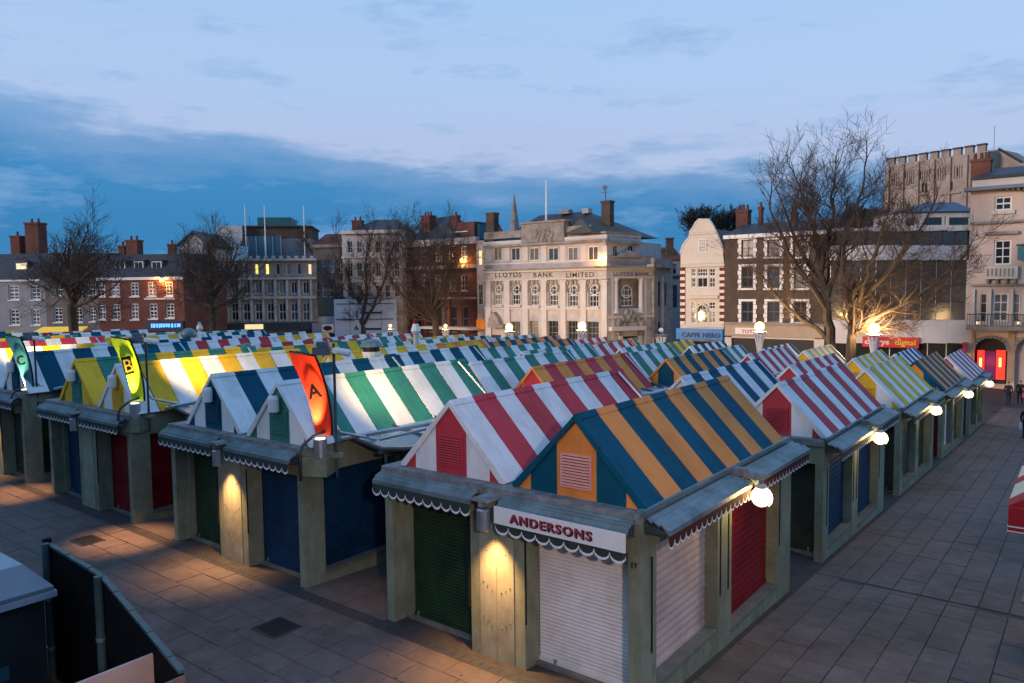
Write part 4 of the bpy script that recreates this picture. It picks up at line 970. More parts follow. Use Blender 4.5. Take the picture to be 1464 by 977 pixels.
for s_, px, sx_ in (('LLOYDS', 707.5, 1.25), ('BANK', 762, 1.25), ('LIMITED', 809, 1.2)): signtext(bank, FB, s_, 6.6, px, 396.9, LET, .248, sx_, 1.18, .006, .012)
fbox(bank, FB, 'parapet', STONED, 692, 331, 745, 341.2, .1, .8); fbox(bank, FB, 'parapet', STONED, 806, 323, 845, 341.2, .1, .8)
fbox(bank, FB, 'parapet', STONE, 845, 332, 867, 341.2, .1, .8)
fbox(bank, FB, 'attic_block', STONED, 745, 318, 806, 346.4, -.35, 1.2); fbox(bank, FB, 'attic_coping', STONED, 743.5, 316, 807.5, 318.5, -.55, 1.4)
A_, C_, D_, E_ = FB.rect(764, 325, 790, 345, -.4); b = MB()
for k in range(14):
    t_ = k/13; b.sphere((A_+(D_-A_)*t_, -.42, C_+(E_-C_)*(.35+.3*math.sin(k*2.1))), .28+.1*math.sin(k*1.3), 7, 5, (1, .5, 1.2))
b.build('carved_crest', STONED, bank)
b = MB(); s0 = FB.pt(700, 341)[0]; s1 = FB.pt(868, 341)[0]; z0 = FB.pt(780, 341, 1.5)[1]; z1 = FB.pt(800, 305, 6.5)[1]; i0 = FB.pt(768, 305, 6.5)[0]-s0; i1 = s1-FB.pt(836, 305, 6.5)[0]
hip(b, s0, s1, 1.2, 13, z0, z1, i0, i1); rf = b.build('roof', SLATE, bank)
chimney(FB, rf, 695, 304, 706, 345, 2.0, BRB, 0, 2); chimney(FB, rf, 859.5, 287, 872, 318, 3.5, BRB, 0, 5)
fbox(bank, FB, 'roof_vent', STONED, 799, 300, 813, 306, 6, 7); fbox(bank, FB, 'roof_vent', STONE, 832, 298, 841, 305, 6, 7)
a1, z_ = FB.pt(781, 318, .5); a2, z2 = FB.pt(781, 258, .5); b = MB(); b.tube([(a1, .5, z_-.3), (a2, .5, z2)], [.14, .08], 8); b.build('flagpole', WTRIM, bank)
a1, z_ = FB.pt(866, 287, 4); a2, z2 = FB.pt(865, 265, 4); b = MB(); b.tube([(a1, 4, z_-.2), (a2, 4, z2)], .05, 6); b.box(a2-.35, 3.97, z2-.5, a2+.3, 4.03, z2-.05); b.box(a2-.5, 3.97, z2-.9, a2+.5, 4.03, z2-.82); b.build('weathervane', DSTEEL, bank)
# doorway at the left end
fbox(bank, FB, 'door_canopy', STONED, 697, 464, 718, 469, -1.2, .1); fbox(bank, FB, 'door', BLACK, 701, 479, 716, 494, -.05, .03)
A_, C_, D_, E_ = FB.rect(699, 446, 716, 464, -.3); b = MB(); b.prism_y([(A_, C_), (D_, C_), (D_-.3, (C_+E_)/2), ((A_+D_)/2, E_), (A_+.3, (C_+E_)/2)], -.7, .02); b.build('door_pediment', STONED, bank)
wall_lamp(FB, 858, 370, .6, 420, 'orange wall lamp glowing at the corner of the bank attic', .2)
# chamfered corner of the bank with the portico
dB = (at_y(867, 414, 76)-CAMP).dot(FWD)
FC = Fac(867, dB, 936, dB+2.6)
bc = thing('bank_corner', 'chamfered bank corner with columned niche, carved arms and doorway', 'bank', FC.o, FC.rz)
hsn = [FC.rect(884, 398, 919, 441), FC.rect(891, 481, 913, 510)]
b = MB(); zt = FC.pt(900, 379)[1]; wall_grid(b, 0, FC.len, GB, zt, hsn, 1.0); b.add([(0, 0, zt), (FC.len, 0, zt), (FC.len, 9, zt), (0, 9, zt)], [(0, 1, 2, 3)]); b.add([(FC.len, 0, GB), (FC.len, 9, GB), (FC.len, 9, zt), (FC.len, 0, zt)], [(0, 1, 2, 3)])
b.build('wall', STONE, bc)
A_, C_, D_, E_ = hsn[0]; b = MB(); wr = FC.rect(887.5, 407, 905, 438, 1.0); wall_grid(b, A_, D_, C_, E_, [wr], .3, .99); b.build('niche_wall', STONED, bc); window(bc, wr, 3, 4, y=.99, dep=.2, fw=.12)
xm = (wr[0]+wr[2])/2; r = (wr[2]-wr[0])/2; b = MB(); b.tube([(xm+r*.85*math.cos(2*math.pi*k/18), 1.08, wr[3]-r+r*.85*math.sin(2*math.pi*k/18)) for k in range(19)], .09, 6, False); b.build('round_light', FRW, bc)
b = MB(); n = 10
for k in range(n):
    p = [(xm+r*math.cos(math.pi*q/n), wr[3]-r+r*math.sin(math.pi*q/n)) for q in (k, k+1)]
    b.add([(p[0][0], .97, p[0][1]), (p[1][0], .97, p[1][1]), (p[1][0], .97, wr[3]+.02), (p[0][0], .97, wr[3]+.02)], [(0, 1, 2, 3)])
b.build('arch_head', STONED, bc)
A_, C_, D_, E_ = hsn[1]; b = MB(); b.add([(A_, .6, C_), (D_, .6, C_), (D_, .6, E_), (A_, .6, E_)], [(0, 1, 2, 3)]); b.build('door', BLACK, bc)
for px in (881.5, 917.5):
    x, z0 = FC.pt(px, 448, -.1); z1 = FC.pt(px, 398, -.1)[1]; b = MB(); b.lathe([(.42, z0), (.42, z0+.25), (.31, z0+.3), (.27, z1-.4), (.31, z1-.35), (.42, z1-.1), (.42, z1)], 14, (x, .05)); b.build('column', STONEL, bc, smooth=False)
for px in (876, 923): 
    q = fbox(bc, FC, 'pilaster', STONEL, px-2, 398, px+2, 500, -.15, .03)
for (y0, y1, o, m) in ((380, 383, .9, STONED), (383, 386, .5, STONEL), (396, 398, .3, STONEL), (452, 454.5, .3, STONEL)): fbox(bc, FC, 'cornice', m, 866.8, y0, 936, y1, -o, .04)
fbox(bc, FC, 'frieze', STONE, 867.3, 386.2, 935.5, 395.9, -.24, .02)
for s_, px in (('LLOYDS', 877, ), ('BANK', 908)): signtext(bc, FC, s_, 5.0, px, 394.6, LET, .248, 1.15, 1.15, .006, .010)
fbox(bc, FC, 'parapet', STONED, 872, 366, 935, 380.2, -.1, .6)
A_, C_, D_, E_ = FC.rect(882, 358, 918, 368, -.15); b = MB(); b.prism_y([(A_, C_), (D_, C_), (D_-.6, C_+.5), ((A_+D_)/2+.5, C_+.6), ((A_+D_)/2, E_), ((A_+D_)/2-.5, C_+.6), (A_+.6, C_+.5)], -.3, .3); b.build('crest', STONED, bc)
A_, C_, D_, E_ = FC.rect(880, 443, 921, 468, -.3); b = MB()
for k in range(26):
    rr = random.Random(k); f = rr.random(); b.sphere((A_+(D_-A_)*f, -.35, C_+(E_-C_)*rr.random()*(1-abs(2*f-1)**1.6)), .2+.22*rr.random(), 7, 5, (1, .7, 1.1))
b.build('carved_arms', STONED, bc)
fbox(bc, FC, 'door_canopy', STONEL, 875, 467, 924, 473, -1.0, .1)
for px in (886, 917): fbox(bc, FC, 'console', STONED, px-1.5, 473, px+1.5, 480, -.6, .02)
fbox(bc, FC, 'door_jamb', STONEL, 886, 480, 890.5, 500, -.3, .02); fbox(bc, FC, 'door_jamb', STONEL, 914, 480, 918.5, 500, -.3, .02)
# attic set back over the corner
FD = Fac(867, dB, 918, dB+3.5)
ba, a, b_, zt = house('bank_attic', 'set-back stone attic storey over the bank corner', 'bank', FD, 867.2, 916.5, 340, STONE, [(876.5, 351, 884, 367), (898, 351, 906, 367)], dep=7, base=FD.pt(890, 380)[1], wkw=dict(nx=2, nz=1))
fbox(ba, FD, 'cornice', STONED, 866, 345, 918.5, 348.5, -.5, .1); fbox(ba, FD, 'parapet', STONE, 867, 334, 916.5, 341, .0, .5); fbox(ba, FD, 'coping', STONED, 866, 332, 918, 334.4, -.2, .7)
b = MB(); s0, s1 = FD.pt(846, 333, .7)[0], FD.pt(902, 333, .7)[0]; z0 = FD.pt(875, 333, .7)[1]; z1 = FD.pt(875, 315, 4)[1]; hip(b, s0, s1, .6, 8, z0, z1, 1.6, 1.2); b.build('roof', mat('tan_roof', (.10, .088, .07), .8, .25, 1.0, .2), ba)
# return side of the bank
FE = Fac(935, dB+2.2, 973, dB+13)
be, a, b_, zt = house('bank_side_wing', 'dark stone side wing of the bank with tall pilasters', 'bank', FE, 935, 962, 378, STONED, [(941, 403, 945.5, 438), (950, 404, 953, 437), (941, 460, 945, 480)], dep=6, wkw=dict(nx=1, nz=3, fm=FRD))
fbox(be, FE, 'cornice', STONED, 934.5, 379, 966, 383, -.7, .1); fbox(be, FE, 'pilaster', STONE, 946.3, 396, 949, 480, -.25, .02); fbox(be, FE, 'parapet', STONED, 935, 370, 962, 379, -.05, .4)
FG = Fac(950, 118, 976, 118)
bg_, a, b_, zt = house('grey_building', 'grey back building with chimneys between the bank and the white gabled house', 'building', FG, 922, 976, 372, GREYR, [(961, 378, 967, 392), (961, 408, 968, 440)], dep=8, wkw=dict(nx=1, nz=2, fm=FRD))
b = MB(); hip(b, a, b_, -.3, 8.3, zt, FG.pt(940, 354, 4)[1], .5, .5); rf = b.build('roof', TILE, bg_); chimney(FG, rf, 953, 340, 963, 372, 1, BRB, 0, 1); chimney(FG, rf, 924, 352, 932, 366, 1, BRR, 2, 2); fbox(bg_, FG, 'cornice', DSTEEL, 945, 394, 976, 397, -.4, .1)
# church spire and red roof far behind
FS = Fac(728, 190, 742, 190); t = thing('church_spire', 'thin pointed stone church spire beyond the bank roof', 'spire', FS.o, FS.rz)
x, z1 = FS.pt(735, 276); z0 = FS.pt(735, 330)[1]; b = MB(); b.lathe([(1.35, z0-12), (1.3, z0-1), (1.05, z0+2), (.04, z1)], 8, (x, 0)); b.build('spire', STONED, t)
FT = Fac(704, 125, 734, 125); t = thing('roof_block', 'small red tiled roof between the bank chimney and the spire', 'building', FT.o, FT.rz)
a, c, d, e = FT.rect(705, 318, 728, 350); b = MB(); b.box(a, 0, GB, d, 6, c); b.build('wall', BRR, t); b = MB(); hip(b, a, d, -.2, 6.2, c, e, 1, 2); b.build('roof', TILE, t)

# ================================================================== RIGHT-HAND ROW
FW_ = Fac(970, 0, 1036, 0, Y=77)
zz = lambda y, px=1004: FW_.pt(px, y)[1]
ws = [(988.5, 384, 994.5, 395), (997, 384, 1011.5, 395, dict(nx=4, nz=2)), (1014, 384, 1022.5, 395), (988.5, 397, 994.5, 411), (997, 397, 1011.5, 411, dict(nx=2, nz=1)), (1014, 397, 1022.5, 411),
      (988.5, 432, 994.5, 442), (988.5, 445, 994.5, 462), (997, 434, 1011.5, 462, dict(nx=2, nz=3)), (1014, 432, 1022.5, 442), (1014, 445, 1022.5, 462)]
wg, a, b_, zt = house('gabled_house', 'cream Dutch-gabled house with red and white striped quoins', 'house', FW_, 973, 1035.5, 381, CREAM, ws, dep=10, wkw=dict(nx=2, nz=2, fw=.07, dep=.14))
gp = [(973, 381), (973, 362), (976, 352), (981, 345), (985.5, 340), (987, 331), (991, 326), (994.5, 319), (998, 315), (1013, 315), (1016.5, 320), (1020, 326), (1023, 333), (1027, 342), (1031, 352), (1033.5, 362), (1035.5, 381)]
poly = [FW_.pt(*p) for p in gp]
hs = FW_.rect(999.5, 342, 1010.5, 361)
b = MB(); b.prism_y(poly[::-1], .0, .45); b.build('gable', CREAM, wg); window(wg, hs, 3, 4, dep=-.03, fw=.09, name='gable_window')
pr = [(p[0], p[1]) for p in poly]
for k in range(1, len(pr)-2):
    pass
b = MB(); b.tube([(x, .1, z+.03) for x, z in pr[1:-1]], .16, 6); b.build('gable_coping', CREAM, wg)
b = MB(); s0, s1 = pr[0][0]+.4, pr[-1][0]-.4; b.prism_y([(s0, zt-.2), (s1, zt-.2), (s1, zt+1.5), ((s0+s1)/2, zz(325)), (s0, zt+1.5)], .46, 10); b.build('roof', SLATE, wg)
fbox(wg, FW_, 'string_course', CREAM, 973, 378, 1035.5, 381.5, -.25, .02); fbox(wg, FW_, 'string_course', CREAM, 984, 423, 1026, 427, -.35, .02); fbox(wg, FW_, 'string_course', CREAM, 985, 333, 1023, 335, -.14, .02); fbox(wg, FW_, 'string_course', CREAM, 980, 464, 1035, 468, -.2, .02)
QR = mat('red_quoin', (.14, .028, .018), .8, .2); QW = mat('white_quoin', (.7, .64, .56), .8, .1)
for i in range(18):
    y0 = 383+i*4.5
    for (x0, x1) in ((972.4, 979), (1028.5, 1035.8)): fbox(wg, FW_, 'quoin', QR if i % 2 == 0 else QW, x0, y0, x1, y0+4.4, -.10-(.02 if i % 2 else 0), .03)
A_, C_, D_, E_ = FW_.rect(996.5, 433, 1012, 446); b = MB(); b.tube([((A_+D_)/2+(D_-A_)/2*math.cos(math.pi*k/12), -.02, C_+(E_-C_)*.8*math.sin(math.pi*k/12)) for k in range(13)], .13, 6); b.build('arch_trim', CREAM, wg)
sb = fbox(wg, FW_, 'shop_sign', mat('blue_fascia', (.015, .15, .42), .4, .1, 1, emit=(.02, .22, .6), estr=.12), 966.5, 470.5, 1033, 486, -.8, -.05)
signtext(wg, FW_, 'CAFFE NERO', 6.0, 975, 481.5, mat('sign_navy', (.012, .02, .07), .5, 0), .83, 1.06, 1.1, .02, .02, sb)
fbox(wg, FW_, 'shop_front', GLASS, 970, 488, 1032, 505, -.1, -.02)

FK = Fac(1036, 0, 1185, 0, Y=76.6)
ws = []
for (x0, x1) in ((1060, 1077), (1097, 1115), (1135, 1153)):
    ws += [(x0, 343, x1, 367), (x0, 381, x1, 412), (x0, 431, x1, 461)]
bk, a, b_, zt = house('brick_building', 'brown brick three-storey building with white-edged windows and slate roof', 'building', FK, 1036.2, 1183.5, 335, BRB, ws, dep=11, wkw=dict(nx=2, nz=2, fw=.10, fm=FRD))
for w_ in ws:
    A_, C_, D_, E_ = FK.rect(*w_); q = MB()
    for sd in (A_-.28, D_):
        k = 0; z = C_
        while z < E_-.05: q.box(sd-(.1 if k % 2 and sd < A_ else 0), -.06, z, sd+.28+(.1 if k % 2 and sd >= D_ else 0), .03, min(z+.42, E_)); z += .46; k += 1
    q.box(A_-.3, -.08, E_, D_+.3, .03, E_+.22); q.box(A_-.35, -.15, C_-.2, D_+.35, .05, C_-.02); q.build('window_surround', WTRIM, bk)
A_, C_ = FK.pt(1036, 338); D_, E_ = FK.pt(1184, 331); b = MB(); b.box(a, -.45, zt-.25, b_, .05, zt+.12); b.build('cornice', WTRIM, bk)
b = MB(); z1 = FK.pt(1110, 318, 5.5)[1]; b.prism_x([(-.4, zt+.1), (5.5, z1), (11.4, zt+.1)], a, b_); rf = b.build('roof', SLATE, bk)
chimney(FK, rf, 1052, 300, 1069, 321, 5, BRR, 3, 1.5); chimney(FK, rf, 1084, 296, 1088, 320, 5, BRR, 1, 1.5); chimney(FK, rf, 1130, 303, 1138, 318, 5.5, BRR, 2, 1.5)
fbox(bk, FK, 'shop_fascia', mat('stone_fascia', (.42, .33, .26), .8, .15, .8), 1036, 465, 1178, 482, -.5, .03); fbox(bk, FK, 'fascia_moulding', STONED, 1036, 462, 1180, 465.2, -.7, .03)
sb = fbox(bk, FK, 'sign_panel', WTRIM, 1051, 469, 1084, 478, -.58, -.48); signtext(bk, FK, 'TOTE', 4.6, 1060, 476, mat('sign_red2', (.5, .05, .02), .5, 0), .60, 1.2, 1.0, .01, .01, sb)
fbox(bk, FK, 'shop_front', BLACK, 1046, 485, 1163, 510, -.1, -.02); fbox(bk, FK, 'shop_transom', STONEL, 1046, 482.2, 1165, 485, -.3, .02); fbox(bk, FK, 'shop_pier', STONEL, 1036, 482.2, 1045.5, 512, -.35, .02); fbox(bk, FK, 'shop_pier', STONEL, 1163.5, 485.2, 1178, 512, -.35, .02)  # the black sheet stands in for the dark of the shop opening

FM = Fac(1184, 0, 1390, 0, Y=76)
gm = thing('glass_shop', 'modern shop block with dark curtain glass, white bands and a red sign', 'shop', FM.o, FM.rz)
a, c, d, e = FM.rect(1185, 326, 1389, 520); b = MB(); b.box(a, .5, GB, d, 14, e-.3); b.build('core', GLD, gm)
WBAND = mat('white_cladding', (.55, .54, .55), .6, .1, .6)
for (x0, y0, x1, y1, o) in ((1184.5, 326, 1389, 330, -.2), (1185, 351, 1382, 372, -.25), (1184.5, 458, 1388, 491, -.6)):
    n = 6
    for k in range(n):
        q = (x1-x0)/n; fbox(gm, FM, 'cladding_panel', WBAND, x0+q*k+.12, y0, x0+q*(k+1)-.12, y1, o-.01*(k % 2), .6)
n = 11
for k in range(n):
    q = (1383-1187)/n
    fbox(gm, FM, 'glass_pane', GLB if k > 8 else GLD, 1187+q*k+.3, 331, 1187+q*(k+1)-.3, 350.5, .05, .12)  # blue-grey end panes carry the sky's reflection in their colour
n = 9
for k in range(n):
    q = (1381-1187)/n
    for (y0, y1) in ((373, 386), (387, 431), (432, 457.5)): fbox(gm, FM, 'glass_pane', GLD, 1187+q*k+.3, y0, 1187+q*(k+1)-.3, y1, .05, .10)
    fbox(gm, FM, 'mullion', STEEL, 1187+q*k-.3, 372, 1187+q*k+.3, 458, -.02, .2)
fbox(gm, FM, 'white_edge', WBAND, 1381, 372, 1388.5, 458, -.3, .5)
sb = fbox(gm, FM, 'shop_sign', mat('red_sign', (.50, .012, .02), .4, .05, 1, emit=(.8, .02, .02), estr=.12), 1233, 482, 1313.5, 497, -.95, -.62)
signtext(gm, FM, 'currys', 7.0, 1236, 491.5, WTRIM, .99, 1.25, 1.0, .02, .02, sb); signtext(gm, FM, 'digital', 7.0, 1279, 493, mat('sign_yellow', (.75, .6, .05), .5, 0), .99, 1.15, 1.0, .02, .01, sb)
fbox(gm, FM, 'shop_front', GLASS, 1187, 491.2, 1386, 520, -.05, .02)
for k in range(8): fbox(gm, FM, 'mullion', STEEL, 1190+k*27, 491.2, 1191.2+k*27, 520, -.12, -.03)
fbox(gm, FM, 'side_sign', RED, 1376, 490, 1381, 504, -1.2, -.7)

# castle wing and keep on the mound
MOUND = mat('mound_grass', (.04, .05, .025), .95, .4, .3)
cm_ = at_depth(1340, 340, 270); b = MB(); b.lathe([(150, -4), (110, 3), (70, 14), (52, 19.5), (0.5, 20)], 36, (cm_.x-8, cm_.y+10)); tag(b.build('castle_mound', MOUND, smooth=True), kind='structure')
FWG = Fac(1285, 160, 1392, 160)
cw, a, b_, zt = house('museum_wing', 'cream stone wing with a blue-grey slate roof below the castle', 'building', FWG, 1288, 1392, 303, CREAM, [(1357, 311, 1385, 322, dict(nx=4, nz=1, fm=FRD)), (1322, 311, 1347, 322, dict(nx=4, nz=1, fm=FRD)), (1350.5, 309, 1353.5, 322, dict(nx=1, nz=1)), (1296, 313, 1308, 323, dict(nx=2, nz=1, fm=FRD))], dep=12)
b = MB(); hip(b, a-.6, b_+.4, -.8, 12, zt, FWG.pt(1350, 289, 5)[1], 9, 1); b.build('roof', mat('blue_slate', (.055, .085, .13), .5, .25, .6, .2), cw)
CST = mat('castle_stone', (.40, .32, .26), .9, .28, .25, .4, dirt=(.24, .19, .155))
FCS = Fac(1263, 262, 1400, 236)
ck = thing('castle_keep', 'square stone castle keep with battlements on the mound', 'castle', FCS.o, FCS.rz)
T = lambda px: 232.5+(px-1263)*(219-232.5)/(1395-1263)
hz = FCS.pt(1263, 238)[1]; L_ = FCS.pt(1412, 240)[0]
holes = [FCS.rect(*r_) for r_ in ((1313.5, 245, 1317, 257), (1368, 240, 1372, 252), (1318, 262, 1321, 275), (1322.5, 262, 1325.5, 275), (1354, 260, 1357, 272), (1359, 260, 1362, 272), (1294, 246, 1297, 255))]
b = MB(); wall_grid(b, 0, L_, 8, hz, holes, 1.5); b.add([(0, 0, 8), (0, 26, 8), (0, 26, hz), (0, 0, hz)], [(0, 3, 2, 1)]); b.add([(L_, 0, 8), (L_, 26, 8), (L_, 26, hz), (L_, 0, hz)], [(0, 1, 2, 3)]); b.add([(0, 0, hz-.2), (L_, 0, hz-.2), (L_, 26, hz-.2), (0, 26, hz-.2)], [(0, 1, 2, 3)]); b.add([(0, 26, 8), (L_, 26, 8), (L_, 26, hz), (0, 26, hz)], [(3, 2, 1, 0)])
b.add([(0, 1.5, 8), (L_, 1.5, 8), (L_, 1.5, hz), (0, 1.5, hz)], [(0, 1, 2, 3)]); b.build('wall', CST, ck)
n = 9; mw_ = L_/n
for k in range(n):
    b = MB(); b.box(k*mw_+.4, 0.02, hz, (k+1)*mw_-.8, 1.2, hz+2.0); mrl = b.build('merlon', CST, ck)
    b = MB(); b.box(k*mw_+.25, -.25, hz+2.0, (k+1)*mw_-.65, 1.45, hz+2.5); b.build('coping', SLATE, mrl)
for k in range(7):
    b = MB(); b.box(.1+k*(L_-2)/6, -.9, 8, 1.5+k*(L_-2)/6, .05, hz-.3-.0*k); b.build('buttress', CST, ck)
for k in range(6):
    for j in range(5): b = MB(); b.box(2.2+k*(L_-2)/6+j*.75, -.45, hz-7.2, 2.45+k*(L_-2)/6+j*.75, .04, hz-3.2); b.build('blind_arcade', CST, ck)
for (x0, x1, y_) in ((1306, 1330, 277), (1345, 1372, 275)): fbox(ck, FCS, 'ledge', CST, x0, y_, x1, y_+2.5, -.7, .05)
p = [FCS.pt(*q, 8) for q in ((1404, 240), (1404, 216), (1430, 214), (1460, 233), (1475, 240))]
b = MB(); b.prism_y([(x, z) for x, z in p][::-1], 8, 20); b.build('gatehouse', CST, ck)
P_ = [FCS.pt(*q, 8) for q in ((1428, 214), (1461, 233))]; b = MB(); b.tube([(P_[0][0], 8, P_[0][1]+.2), (P_[1][0], 8, P_[1][1]+.2)], .45, 6); b.build('gable_coping', SLATE, ck)
b = MB(); x, z = FCS.pt(1421, 214, 10); x2, z2 = FCS.pt(1421, 180, 10); b.tube([(x, 10, z), (x, 10, z2)], .1, 6); b.build('mast', STEEL, ck)

# ornate building at the right edge
FO = Fac(1388, 0, 1475, 0, Y=75.4)
ws = [(1422, 281, 1447, 301, dict(nx=2, nz=2, fw=.14)), (1421, 343, 1446, 379, dict(nx=2, nz=3, fw=.14)), (1419, 419, 1442, 460, dict(nx=2, nz=3, fw=.14)), (1401, 420, 1411, 461, dict(nx=1, nz=3)), (1448, 420, 1458, 461, dict(nx=1, nz=3))]
ah = FO.rect(1392.5, 483, 1440, 545); ah2 = FO.rect(1451, 483, 1500, 545)
on, a, b_, zt = house('ornate_building', 'tall cream building with balcony and arched ground floor at the right edge', 'building', FO, 1388.5, 1500, 266, mat('pink_cream_render', (.58, .47, .40), .85, .12, .5), ws, dep=12, extra_holes=[(ah[0], GB, ah[2], ah[3]), (ah2[0], GB, min(ah2[2], FO.pt(1500, 500)[0]-.2), ah2[3])])
fbox(on, FO, 'eaves', mat('slate_blue_trim', (.16, .18, .23), .6, .15), 1378, 264, 1502, 269, -1.0, .2); fbox(on, FO, 'parapet', CREAM, 1390, 252, 1502, 264.2, .2, .8); fbox(on, FO, 'coping', SLATE, 1389, 249.5, 1502, 252.5, -.05, 1.1)
for k in range(14): fbox(on, FO, 'modillion', STONED, 1391+k*8, 268.5, 1394+k*8, 271.5, -.7, .02)
b = MB(); hip(b, FO.pt(1390, 250, 1)[0], b_, 1.2, 12, FO.pt(1430, 250, 1)[1], FO.pt(1440, 236, 5)[1], 1.5, 0); rf = b.build('roof', SLATE, on); chimney(FO, rf, 1388, 227, 1416, 250, 3.5, BRR, 3, 1.5)
fbox(on, FO, 'string_course', STONED, 1387, 315, 1502, 318.5, -.35, .02); fbox(on, FO, 'hood_mould', STONED, 1408, 331, 1456, 335, -.45, .02); fbox(on, FO, 'string_course', STONED, 1388, 406, 1502, 409, -.35, .02); fbox(on, FO, 'window_sill', CREAM, 1418, 301, 1451, 306, -.2, .02)
fbox(on, FO, 'balconette', CREAM, 1408, 381, 1455, 399, -.5, .02)
for k in range(7): fbox(on, FO, 'baluster', STONED, 1411+k*6, 384, 1413+k*6, 395, -.56, -.48)
for px in (1412, 1425, 1438, 1450): fbox(on, FO, 'console', STONED, px-2, 399, px+2, 405, -.4, .02)
for px in (1390, 1413.5, 1444.5, 1461): fbox(on, FO, 'column', CREAM, px, 414, px+3.2, 466, -.3, .02)
fbox(on, FO, 'balcony', STONED, 1381, 467, 1502, 473, -1.3, .05); fbox(on, FO, 'balcony_rail', DSTEEL, 1382, 449.5, 1502, 451, -1.25, -1.18)
for k in range(26): fbox(on, FO, 'railing_bar', DSTEEL, 1382+k*4.2, 451, 1382.8+k*4.2, 467, -1.24, -1.19)
def arch(fac, root, r_, m, trim):
    A_, C_, D_, E_ = r_; r = (D_-A_)/2; xm = (A_+D_)/2; n = 12; b = MB()
    for k in range(n):
        p = [(xm+r*math.cos(math.pi*q/n), E_-r*.8+r*.8*math.sin(math.pi*q/n)) for q in (k, k+1)]
        b.add([(p[0][0], -.02, p[0][1]), (p[1][0], -.02, p[1][1]), (p[1][0], -.02, E_+.01), (p[0][0], -.02, E_+.01)], [(0, 1, 2, 3)]); b.add([(p[0][0], -.02, p[0][1]), (p[1][0], -.02, p[1][1]), (p[1][0], .5, p[1][1]), (p[0][0], .5, p[0][1])], [(3, 2, 1, 0)])
    b.build('arch_head', m, root)
    for k in range(n+1):
        an = math.pi*k/n; b = MB(); x, z = xm+r*1.04*math.cos(an), E_-r*.8+r*.86*math.sin(an); b.box(x-.13, -.16, z-.13, x+.13, -.02, z+.13); b.build('voussoir', trim, root)
BUFF = mat('buff_stone', (.42, .31, .21), .85, .25, 1.0, .3)
fbox(on, FO, 'arcade_front', BUFF, 1388.3, 473.2, 1392.3, 545, -.12, .03); fbox(on, FO, 'arcade_front', BUFF, 1440.2, 473.2, 1450.8, 545, -.12, .03)
arch(FO, on, ah, BUFF, STONED); arch(FO, on, ah2, BUFF, STONED)
RG = mat('red_shop_glow', (.8, .05, .03), .5, 0, emit=(1.0, .035, .02), estr=1.1); RGB_ = mat('red_shop_lamp', (1, .6, .3), .5, 0, emit=(1.0, .42, .12), estr=3.2)
sf = fbox(on, FO, 'shop_front', BLACK, 1392, 482, 1441, 548, .45, .55)
for (x0, x1) in ((1397, 1407), (1424, 1437)): fbox(on, FO, 'lit_shop_window', RG, x0, 501, x1, 543, .30, .44)
for (x0, x1) in ((1400, 1403.5), (1428, 1431.5)): fbox(on, FO, 'lit_display', RGB_, x0, 512, x1, 525, .22, .29)
fbox(on, FO, 'shop_door', mat('purple_door', (.06, .01, .06), .4, 0, emit=(.3, .02, .2), estr=.25), 1408, 502, 1423, 543, .32, .44)
lp = FO.world((ah[0]+ah[2])/2, -.4, ah[1]+1.6); lamp('shop_light', 'POINT', lp, 60, (1.0, .12, .07), size=.5)
t = thing('hanging_sign', 'teal square sign on the cream building at the right edge', 'sign', FO.o, FO.rz); fbox(t, FO, 'panel', mat('teal_sign', (.03, .17, .22), .5, .2, 1), 1454.5, 353, 1475, 372, -.6, -.45); fbox(t, FO, 'bracket', DSTEEL, 1453, 349, 1475, 351, -.55, .02)
for px in (1398, 1456): 
    x, z = FO.pt(px, 462, -.8); P = FO.world(x, -.8, z); lamp('balcony_light', 'POINT', P, 45, (1.0, .66, .25), size=.15)
    t = thing('balcony_lamp', 'small warm lamp on the balcony of the cream building, %s' % ('left end' if px < 1420 else 'right end'), 'lamp', P, FO.rz, 'balcony lamps'); b = MB(); b.lathe([(.10, -.12), (.16, .0), (.10, .14)], 10); b.build('glass', LITW, t); b = MB(); b.lathe([(.17, .14), (.04, .26)], 10); b.lathe([(.05, -.5), (.05, -.12)], 8); b.build('fitting', DSTEEL, t)
# ================================================================== TREES
BARK = mat('bark', (.075, .056, .038), .9, .35, 3.0, .4)
TWIG = mat('twigs', (.078, .054, .040), .9, .3, 3.0)
TWIGD = mat('far_twigs', (.035, .035, .032), .95, .3, 1.0)
def grow(bt, bc, p, d, ln, r, lev, maxlev, rng, up=.12, kids=(0, 5, 5, 5, 4, 4), tw=.014):
    n = 4 if lev < 3 else 3; pts = [p.copy()]; rs_ = [r]; q = p.copy(); dd = d.copy()
    for k in range(n):
        dd = (dd + Vector((rng.gauss(0, .16), rng.gauss(0, .16), rng.gauss(0, .12)+up))).normalized()
        q = q + dd*(ln/n); pts.append(q.copy()); rs_.append(max(tw, r*(1-.62*(k+1)/n)))
    (bt if lev < 2 else bc).tube(pts, rs_, (8, 6, 5, 4, 3, 3, 3)[lev], lev < 2)
    if lev >= maxlev: return
    nk = kids[lev] if lev < len(kids) else 3
    for k in range(nk):
        t = .28+.72*(k+rng.random()*.8)/nk; i = min(n-1, int(t*n)); f = t*n-i
        bp = pts[i].lerp(pts[min(i+1, n)], max(0, min(1, f))); bd = (pts[min(i+1, n)]-pts[i]).normalized()
        ax = bd.orthogonal().normalized(); ax.rotate(Matrix.Rotation(rng.uniform(0, 6.283), 3, bd))
        nd = (bd*math.cos(a_ := rng.uniform(.42, .95)) + ax*math.sin(a_)).normalized()
        grow(bt, bc, bp, nd, ln*rng.uniform(.50, .74), max(tw, rs_[i]*.55), lev+1, maxlev, rng, up, kids, tw)
